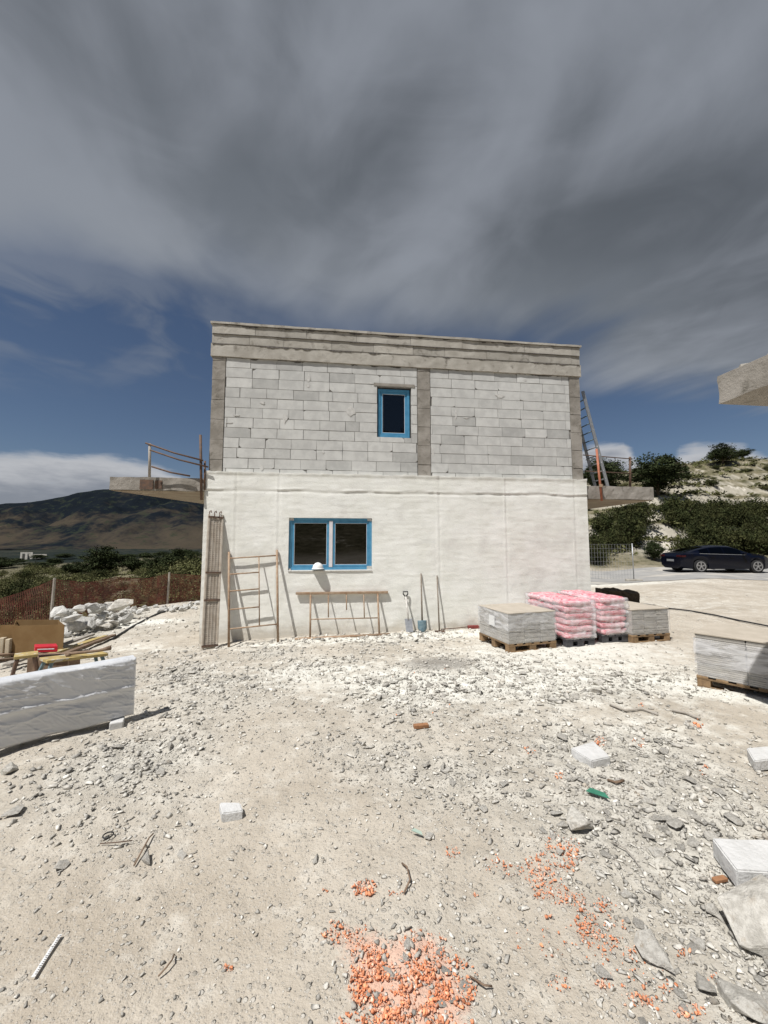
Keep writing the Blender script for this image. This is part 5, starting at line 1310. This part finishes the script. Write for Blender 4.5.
for (px_, py_, w_, lab) in ((80, 612, 18, 'pale boulder at the left shoulder of the rubble heap'), (95, 605, 12, 'white angular boulder on top left of the rubble heap'), (108, 602, 10, 'topmost squarish boulder of the rubble heap'),
                            (120, 607, 18, 'grey faced boulder in the middle of the rubble heap'), (103, 622, 22, 'broad flat boulder at the front of the rubble heap'), (62, 622, 20, 'white concrete lump at the left foot of the rubble heap')):
    p = gp(px_, max(py_, 612) + 8); p.z += max(0, (622 - py_)) * .017; place_rock(p, w_ / pxsize(p), lab, None)

# ------------------------------------------------------------------ aerated block offcuts and small litter
def cut_block(corners_px, h, label, name='block_offcut', m_=None):
    ps = [gp(*c) for c in corners_px]; z = min(p.z for p in ps) + .005
    n = 14; P4 = [Vector((p.x, p.y, z)) for p in ps]; mb = MB()
    bm = bmesh.new(); vs = [bm.verts.new(p) for p in P4] + [bm.verts.new(p + Vector((0, 0, h))) for p in P4]
    for f in ((3, 2, 1, 0), (4, 5, 6, 7), (0, 1, 5, 4), (1, 2, 6, 5), (2, 3, 7, 6), (3, 0, 4, 7)): bm.faces.new([vs[i] for i in f])
    bmesh.ops.recalc_face_normals(bm, faces=bm.faces)
    bmesh.ops.bevel(bm, geom=bm.edges[:], offset=.006, segments=2, affect='EDGES')
    bmesh.ops.subdivide_edges(bm, edges=[e for e in bm.edges if e.calc_length() > .05], cuts=7, use_grid_fill=True)
    c0_ = sum(P4, Vector()) / 4
    for v in bm.verts:
        n_ = float(fbm(np.array([v.co.x * 14]), np.array([v.co.y * 14]), np.array([v.co.z * 14]), 3, seed=4)[0]); v.co += (v.co - c0_).normalized() * n_ * .005; v.co -= c0_
    me = bpy.data.meshes.new(name); bm.to_mesh(me); bm.free(); me.materials.append(m_ or M['rock_cut']); o = link(me, name, c0_); return prop(o, label, 'block')
cut_block([(592, 769), (611, 765), (594, 752), (571, 756)], .075, 'flat white block offcut lying alone in the middle right of the yard')
cut_block([(738, 892), (790, 893), (770, 857), (713, 857)], .085, 'large white block at the right edge of the foreground')
cut_block([(755, 772), (778, 770), (770, 755), (747, 758)], .07, 'chipped white block at the right edge above the large white block')
cut_block([(222, 823), (243, 819), (240, 811), (219, 813)], .055, 'small white block offcut alone in the left foreground')
def litter():
    # folding rule / strip
    a, b = gp(35, 981), gp(62, 938); d = b - a; n = Vector((-d.y, d.x, 0)).normalized(); up = Vector((0, 0, .012))
    o = empty('measuring_strip', (a + b) / 2, 'white measuring strip with dark marks lying in the bottom left foreground', 'measuring strip')
    L_ = d.length; mb = MB(); mb.box(a + up, d, n * .013, Vector((0, 0, .003))); mb.build('strip', M['white_mark'], o)
    for k in range(1, 22):
        mb = MB() if k == 1 else mb; mb.box(a + up + d * (k / 22) + n * .001 + Vector((0, 0, .0035)), d.normalized() * .0022, n * (.005 if k % 5 else .009), Vector((0, 0, .0006)))
    mb.build('scale_mark', M['black'], o)
    # black ring
    c = gp(108, 838) + Vector((0, 0, .015)); mb = MB(); pts = [c + Vector((.024 * math.cos(t), .022 * math.sin(t), 0)) for t in np.linspace(0, 6.28, 20)]; mb.path(pts, .0035, n=6)
    prop(mb.build('rubber_ring', M['black'], smooth=True), 'small dark rubber ring lying in the left foreground', 'ring')
    # green shard, green chip
    for (pp, w, lab) in (((598, 800), 20, 'dark green plastic shard between the stones'), ((417, 838), 12, 'tiny pale green chip left of the pale grey stone')):
        p = gp(*pp); s_ = w * .7 / pxsize(p); mb = MB(); vs = [p + Vector(v) * s_ + Vector((0, 0, .02)) for v in ((-.5, .25, .1), (.5, -.2, 0), (.4, .05, .12), (-.2, .35, .2))]; vs += [v + Vector((0, 0, .004)) for v in vs]
        mb.hexa(vs); prop(mb.build('green_shard', M['green_shard'] if w > 15 else mat('pale_green', (.28, .36, .30), (.33, .4, .34), 20, .6)), lab, 'shard')
    # twigs, wires, slats
    for pts, rad, m_, nm, lab in (
        ([(404, 896), (410, 885), (407, 872), (402, 866)], .004, 'wood_dark', 'root', 'thin curved root sticking up above the orange foam patch'),
        ([(470, 980), (478, 988), (484, 992), (492, 990)], .003, 'wood_dark', 'twig', 'dry forked twig at the right edge of the orange foam patch'),
        ([(134, 868), (142, 855), (149, 842), (153, 836)], .004, 'wood_dark', 'twig', 'thin stick leaning beside the pale wedge shaped rock'),
        ([(158, 980), (166, 974), (172, 966), (174, 958)], .003, 'wood_dark', 'twig', 'small dry twig in the lower left foreground'),
        ([(610, 706), (626, 713), (642, 711), (658, 716)], .010, 'plank_grey', 'slat', 'thin pale slat among the stones left of the right tile stack'),
        ([(672, 712), (688, 716), (700, 721)], .010, 'plank_grey', 'slat', 'short pale slat among the stones below the right tile stack'),
        ([(100, 846), (116, 847), (132, 845)], .0025, 'steel_dark', 'wire', 'thin wire beside the dark rubber ring'),
        ([(608, 782), (616, 786), (624, 784)], .008, 'wood_dark', 'stick', 'short dark stick right of the flat white block offcut'),
        ([(612, 845), (625, 853), (634, 862), (640, 870)], .003, 'plank_grey', 'wire', 'thin pale wire among the stones below the big grey rock')):
        mb = MB(); mb.path([gp(*q_) + Vector((0, 0, .012 + (.01 if i in (1, 2) else 0))) for i, q_ in enumerate(pts)], rad, n=6); prop(mb.build(nm, M[m_], smooth=True), lab, nm)
    # rusty brick-coloured chips
    for (pp, w, lab) in (((421, 728), 13, 'orange brown wood chip in the middle of the yard'), ((720, 882), 9, 'orange brown chip at the corner of the large white block')):
        p = gp(*pp); s_ = w / pxsize(p); mb = MB(); mb.cbox(p + Vector((0, 0, .004)), s_, s_ * .35, s_ * .22, .2); prop(mb.build('brick_chip', mat('brick_chip', (.32, .16, .08), (.24, .12, .06), 30, .9), bevel=.003), lab, 'chip')
litter()
# orange foam crumbs
def foam():
    pts = []
    def cl(px_, py_, rx, ry, n, s0, s1):
        for _ in range(int(n * 3.4)):
            a = rng.uniform(0, 6.28); q = math.sqrt(rng.uniform()) ; pts.append((px_ + rx * q * math.cos(a), py_ + ry * q * math.sin(a), rng.uniform(s0, s1) * min(.6, .22 + .15 * rng.pareto(2.1))))
    cl(400, 990, 52, 28, 520, 2.5, 7); cl(370, 965, 20, 24, 120, 2.5, 6); cl(425, 950, 28, 16, 70, 2, 5.5); cl(345, 935, 24, 14, 70, 2, 6); cl(445, 985, 34, 30, 150, 2.5, 7)
    cl(364, 893, 13, 8, 38, 2.5, 6.5); cl(400, 1030, 75, 22, 300, 3, 7); cl(395, 899, 9, 2, 5, 2, 5)
    for (x_, y_, rx, ry, n) in ((555, 845, 8, 10, 10), (570, 862, 12, 10, 14), (536, 868, 16, 13, 24), (552, 893, 18, 13, 26), (572, 900, 14, 9, 18), (583, 920, 10, 12, 12), (550, 870, 26, 26, 26), (600, 930, 26, 34, 24), (570, 850, 10, 14, 12), (640, 985, 40, 26, 16), (590, 935, 12, 14, 20), (606, 942, 14, 9, 12), (604, 905, 8, 8, 6), (602, 985, 9, 5, 10), (642, 1000, 12, 9, 12),
                                (630, 950, 10, 8, 7), (690, 1015, 16, 8, 14), (712, 982, 10, 10, 6), (668, 988, 10, 6, 5), (683, 952, 8, 5, 5), (601, 741, 7, 4, 10), (558, 776, 6, 3, 5), (698, 725, 5, 5, 5), (641, 704, 3, 3, 3), (704, 770, 4, 6, 3), (530, 752, 6, 4, 4),
                                (228, 967, 5, 3, 9), (325, 893, 3, 2, 2), (476, 893, 3, 2, 3), (519, 947, 2, 2, 2), (560, 985, 12, 8, 6), (452, 852, 8, 8, 8), (495, 862, 14, 9, 9), (515, 870, 12, 7, 8), (750, 1005, 10, 10, 8), (640, 742, 9, 4, 3), (545, 945, 40, 30, 8), (430, 700, 120, 30, 4)):
        cl(x_, y_, rx, ry, n, 2, 6)
    A = []
    for (a, b, s_) in pts:
        if not (-5 < a < 773) or b > 1060: continue
        if b > 915 and 315 < a < 485 and float(fbm(np.array([a / 9.]), np.array([b / 7.]), octv=3, seed=55)[0]) < rng.uniform(-.25, .25): continue
        d = ray(a, b); t = -EYE.z / d.z
        for _ in range(3): t = (gbase(np.array([d.x * t]), np.array([d.y * t]))[0] - EYE.z) / d.z
        A.append((d.x * t, d.y * t, s_))
    A = np.array(A); Z_ = gz(A[:, 0], A[:, 1]); S_ = A[:, 2] / (F / np.sqrt(A[:, 0] ** 2 + A[:, 1] ** 2 + 2.4))
    pr = [proto_arrays(40 + k, 13, .85) for k in range(6)]
    o = scatter('foam_crumbs', A[:, 0], A[:, 1], Z_ + rng.uniform(0, .008, len(A)), S_, pr, M['foam'], .8, .3, tilt=1.)
    prop(o, 'crumbled orange foam scattered on the foreground ground', 'foam crumbs')
foam()

# ------------------------------------------------------------------ vegetation
def leaf_cloud(n_clump, leaves, rad, spread, leaf, seed, flat=.75, shell=.5, jit=.0, wid=.5):
    """leaf-sized quads gathered in clumps through the crown's volume; unit crown radius, centred on the origin"""
    r = np.random.default_rng(seed)
    c = r.normal(size=(n_clump, 3)); c /= np.linalg.norm(c, axis=1)[:, None]; c *= (shell + (1 - shell) * r.uniform(size=(n_clump, 1)) ** .6); c *= r.uniform(.72, 1.12, (n_clump, 1))
    c *= rad * np.array([1, 1, flat])
    cs = spread * r.uniform(.6, 1.3, n_clump); ct = r.uniform(.2, .8, n_clump)
    n = n_clump * leaves; id_ = np.repeat(np.arange(n_clump), leaves)
    p = c[id_] + r.normal(size=(n, 3)) * cs[id_][:, None] * np.array([1, 1, .7])
    a = r.normal(size=(n, 3)); a /= np.linalg.norm(a, axis=1)[:, None]; b = np.cross(a, r.normal(size=(n, 3))); b /= np.linalg.norm(b, axis=1)[:, None]
    L = leaf * r.uniform(.6, 1.4, (n, 1)); a *= L; b *= L * wid
    V = np.stack([p - a, p + b * .9, p + a, p - b * .9], 1).reshape(-1, 3); Fq = np.arange(n * 4).reshape(-1, 4)
    tone = np.repeat(np.clip(ct[id_] + r.normal(0, .15, n), 0, 1), 4)
    return V, Fq, tone
def crown_mesh(name, m_, *a, **k):
    V, Fq, t = leaf_cloud(*a, **k); return fast_mesh(name, V, Fq, m_, dict(tone=t))
shrub_m = [crown_mesh('foliage', M['scrub'], 46, 90, .8, .20, .055, 200 + k, flat=.8, shell=.35) for k in range(4)]
shrub_d = [crown_mesh('foliage', M['scrub_dry'], 34, 70, .8, .20, .055, 230 + k, flat=.6, shell=.35) for k in range(3)]
def stem_mesh(seed, h=.8, m_=None):
    r = random.Random(seed); mb = MB()
    for k in range(6):
        a = r.uniform(0, 6.28); e = Vector((math.cos(a) * .55, math.sin(a) * .55, h * r.uniform(.7, 1.1))); mb.path([Vector((math.cos(a) * .03, math.sin(a) * .03, -.1)), e * .5 + Vector((0, 0, .05)), e], [.035, .025, .01], n=5)
    V = np.concatenate(mb.v); me = bpy.data.meshes.new('stem'); me.from_pydata(V.tolist(), [], mb.f); me.materials.append(m_ or M['bark']); return me
STEM = [stem_mesh(k) for k in range(3)]
def shrub(x, y, s, dry=False, label='', group='', k=0, sq=1.):
    z = gzs(x, y); o = prop(link(None, 'shrub', (x, y, z - .05)), label, 'shrub', group); o.empty_display_size = .1
    link((shrub_d if dry else shrub_m)[k % (3 if dry else 4)], 'foliage', (0, 0, s * .55 * sq), (0, 0, rng.uniform(0, 6.28)), (s, s * rng.uniform(.85, 1.15), s * sq * rng.uniform(.85, 1.15)), o)
    link(STEM[k % 3], 'stem', (0, 0, 0), (0, 0, rng.uniform(0, 6.28)), s * .8 * sq, o)
    return o
def gp_far(px_, py_, lo=20, hi=400):
    d = ray(px_, py_); ts = np.geomspace(lo, hi, 260) / d.y; h = EYE.z + d.z * ts - gz(d.x * ts, d.y * ts, False); i = int(np.argmax(h < 0)); 
    if h[i] >= 0: return None
    t = ts[i]; return Vector((d.x * t, d.y * t, EYE.z + d.z * t))
r = random.Random(23)
bank_label = lambda u: zone_label(u, [(.57, 'hidden behind the house corner'), (.66, 'behind the wire mesh fence panel'), (.72, 'beside the bare rocky patch'), (.80, 'behind the rear half of the parked car'), (.92, 'behind the front half of the parked car'), (99, 'at the right edge beyond the parked car')], 'dark green maquis bush on the road bank', 'bank bushes')
terr_label = lambda u: zone_label(u, [(.66, 'under the right balcony slab'), (.78, 'below the largest round pine'), (.9, 'below the small skyline pine'), (99, 'at the right edge')], 'dark green bush on the lower terraces', 'lower terrace bushes')
# bank behind the road, dense dark maquis
for k in range(64):
    x = 9 + k * .52 + r.uniform(-.5, .5); y = r.uniform(24.6, 27.6)
    if x / y > 1.04: continue
    if .66 < x / y < .76: continue
    if r.random() < .2: continue
    shrub(x, y, r.uniform(.6, 1.35), False, *bank_label(x / y), k, r.uniform(1., 1.5))
for k in range(24):
    x = r.uniform(16, 33); y = r.uniform(28.2, 32)
    if .66 < x / y < .75 or x / y > 1.04: continue
    shrub(x, y, r.uniform(.9, 1.5), False, *terr_label(x / y), k, r.uniform(1., 1.5))
for k in range(230):
    x = r.uniform(12, 75); y = r.uniform(32, 72)
    if not (.45 < x / y < 1.04): continue
    shrub(x, y, r.uniform(.35, .9), r.random() < .6, *zone_label(x / y, [(.6, 'behind the ladder'), (.72, 'around the largest round pine'), (.84, 'between the two round pines'), (.92, 'around the small skyline pine'), (99, 'at the right edge')], 'low olive scrub bush on the pale terraces', 'terrace scrub bushes'), k, r.uniform(.6, 1.))
# slope beyond the net fence on the left
n_left = 0
for k in range(150):
    px_ = r.uniform(-15, 215); Yd = 14 * math.exp(r.uniform(0, 2.1)); x = (px_ - 384) / F * Yd; y = Yd
    if x > -7.6 - .0 and y < 20: continue
    if Yd < 38 and r.random() < .45: continue
    s_ = r.uniform(.35, .95) * (1 + .02 * Yd); right = max(0, (px_ - 120) / 90)
    shrub(x, y, s_ * (1 + .5 * right), r.random() < .75 - .3 * right, *zone_label(px_, [(20, 'at the left edge'), (45, 'below the pale ruin'), (70, 'right of the pale ruin'), (90, 'left of the large dark pine'), (125, 'around the large dark pine'), (165, 'right of the large dark pine'), (999, 'next to the left house corner')], ('near' if Yd < 35 else 'distant') + ' green scrub bush beyond the net fence', ('near' if Yd < 35 else 'distant') + ' scrub bushes'), k, r.uniform(.7, 1.1)); n_left += 1

def pine(x, y, h, cw, label, seed, m_='pine', lean_=0., group=None, low=.3):
    z = gzs(x, y) - .1; o = empty('pine_tree', (x, y, z), label, 'tree', group); rr_ = random.Random(seed)
    mb = MB(); tr = [Vector((x, y, z)), Vector((x + lean_ * .3, y, z + h * .35)), Vector((x + lean_ * .6, y, z + h * .6)), Vector((x + lean_, y, z + h * .85))]
    mb.path(tr, [h * .035, h * .028, h * .018, h * .006], n=8)
    for k in range(9):
        t = rr_.uniform(.3, .85); b = tr[0].lerp(tr[3], t); a = rr_.uniform(0, 6.28); e = b + Vector((math.cos(a) * cw * .42, math.sin(a) * cw * .42, h * rr_.uniform(.08, .2))); mb.path([b, b.lerp(e, .5) + Vector((0, 0, -.02 * h)), e], [h * .014, h * .009, h * .003], n=5)
    mb.build('trunk', M['bark'], o, smooth=True)
    V, Fq, tone = leaf_cloud(95, 120, .92, .13, .05, seed, flat=1., shell=.25, wid=.45)
    # lobes: squeeze into an irregular, flat-bottomed crown
    ang = np.arctan2(V[:, 1], V[:, 0]); lob = 1 + .12 * np.sin(ang * 3 + seed) + .08 * np.sin(ang * 5 + seed * 2) + .12 * np.sin(V[:, 2] * 5 + seed)
    V[:, 0] *= cw / 2 * lob; V[:, 1] *= cw / 2 * lob; V[:, 2] = V[:, 2] * h * (1 - low) / 2 * np.where(V[:, 2] < 0, .85, 1.) 
    me = fast_mesh('crown', V, Fq, M[m_], dict(tone=tone)); link(me, 'crown', (lean_ * .5, 0, h * (low + (1 - low) / 2)), (0, 0, 0), 1., o)
    return o
def pine_px(px_, ybase, ytop, wpx, Yd, label, seed, **k):
    x = (px_ - 384) / F * Yd / .99; h = (ybase - ytop) / F * Yd; return pine(x, Yd, h, wpx / F * Yd, label, seed, **k)
pine_px(657, 493, 447, 54, 36, 'largest round pine on the hillside right of the ladder', 1, low=.05)
pine_px(603, 497, 453, 40, 40, 'pine seen behind the ladder and balcony railing', 2, low=.1)
pine_px(724, 466, 443, 28, 55, 'small round pine on the skyline furthest right', 3, low=.1)
pine_px(745, 462, 452, 16, 60, 'tiny pine on the skyline at the right edge', 12, low=.1)
pine_px(681, 463, 452, 14, 52, 'tiny pine just right of the largest round pine', 13, low=.1)
pine_px(104, 566, 535, 40, 75, 'large dark pine in the middle of the left slope', 4, low=.05)
pine_px(45, 557, 544, 30, 110, 'dark pine behind the pale ruin on the left', 5, low=.05)
pine_px(80, 560, 545, 24, 90, 'dark pine just left of the large dark pine', 6, low=.05)
pine_px(140, 562, 541, 26, 80, 'dark pine right of the large dark pine', 7, low=.05)
pine_px(186, 557, 531, 38, 60, 'olive green pine on the slope next to the house', 8, low=.05)
pine_px(164, 560, 540, 26, 62, 'smaller olive green pine left of the one next to the house', 9, low=.05)
pine_px(8, 556, 545, 30, 130, 'dark pine at the far left edge', 10, low=.05)
for k, (a, b, h_, w_, D_) in enumerate([(60, 555, 8, 16, 150), (120, 556, 9, 20, 140), (150, 556, 8, 18, 160), (178, 555, 9, 20, 150), (22, 554, 6, 20, 190), (98, 553, 6, 16, 200), (135, 553, 6, 18, 210), (165, 552, 6, 18, 230), (70, 552, 5, 18, 240), (195, 554, 8, 18, 180), (5, 553, 6, 18, 220), (45, 552, 5, 16, 260)]):
    pine_px(a, b, b - h_, w_, D_, 'tiny distant dark pine on the valley floor under the mountain', 80 + k, low=0., group='tiny pines on the valley floor')
pine_px(650, 578, 556, 18, 24.3, 'low rounded pine shrub beside the rear of the parked car', 14, low=0.)
# trees behind the camera, seen only in the window panes
for k in range(16):
    a = R(-50 + k * 6.6); d_ = 34 + (k * 7) % 13; pine(math.sin(a) * d_, -math.cos(a) * d_, r.uniform(5, 8), r.uniform(4, 6), 'pine on the rise behind the photographer', 60 + k, group='pines behind the photographer')
# tufts of low scrub, uncountable
def tufts():
    n = 11000; a = rng.uniform(-R(52), R(52), n); d = 15 * np.exp(rng.uniform(0, 2.0, n)); x = d * np.sin(a); y = d * np.cos(a)
    ok = ((x < -7.8) & (y > 12)) | ((x > 8) & (y > 24.4)); x, y, d = x[ok], y[ok], d[ok]
    nz_ = fbm(x * .25, y * .25, octv=3, seed=44) > -.15; x, y, d = x[nz_], y[nz_], d[nz_]; z = gz(x, y)
    V, Fq, t = leaf_cloud(1, 14, .01, .5, .32, 5, flat=.5); V[:, 2] = np.abs(V[:, 2]) * .8
    s = rng.uniform(.25, .6, len(x)) * (1 + .01 * d); ang = rng.uniform(0, 6.28, len(x)); c, sn = np.cos(ang), np.sin(ang)
    P = np.stack([(V[None, :, 0] * c[:, None] - V[None, :, 1] * sn[:, None]) * s[:, None] + x[:, None], (V[None, :, 0] * sn[:, None] + V[None, :, 1] * c[:, None]) * s[:, None] + y[:, None], V[None, :, 2] * s[:, None] + z[:, None]], -1).reshape(-1, 3)
    Fa = (Fq[None] + (np.arange(len(x)) * len(V))[:, None, None]).reshape(-1, 4)
    me = fast_mesh('scrub_cover', P, Fa, M['scrub_dry'], dict(tone=np.repeat(rng.uniform(.1, .9, len(x)), len(V)))); o = link(me, 'scrub_cover'); prop(o, 'low dry scrub covering the slopes', 'scrub', kind='stuff')
tufts()

# pale ruin on the left slope
def ruin():
    c = gp_far(30, 559, 60, 300) or Vector((-110, 120, -4)); k = c.y / F; o = empty('ruined_cottage', c, 'small pale roofless cottage with dark openings on the far left slope', 'cottage')
    mb = MB(); w = 20 * k; h = 6.5 * k; x0 = c.x - w / 2
    for a, b in ((0, .10), (.24, .36), (.50, .62), (.72, 1.)):
        mb.box((x0 + a * w, c.y, c.z - 1), ((b - a) * w, 0, 0), (0, .5, 0), (0, 0, h + 1 - (h * .4 if a > .7 else 0)))
    mb.box((x0, c.y + .02, c.z + h * .82), (w * .62, 0, 0), (0, .46, 0), (0, 0, h * .2)); mb.box((x0, c.y + 5, c.z - 1), (w, 0, 0), (0, .5, 0), (0, 0, h * .7 + 1)); mb.box((x0, c.y + .51, c.z - 1), (.5, 0, 0), (0, 4.5, 0), (0, 0, h + .9)); mb.box((x0 + w - .5, c.y + .51, c.z - 1), (.5, 0, 0), (0, 4.5, 0), (0, 0, h * .5 + .9))
    mb.build('wall', M['ruin'], o)
ruin()
# power pole on the skyline
p = gp_far(752, 458, 30, 200)
if p:
    mb = MB(); mb.tube(p - Vector((0, 0, .5)), p + Vector((0, 0, 1.5)), .07, n=6); prop(mb.build('marker_post', M['steel_dark']), 'thin dark post on the skyline at the right', 'post')
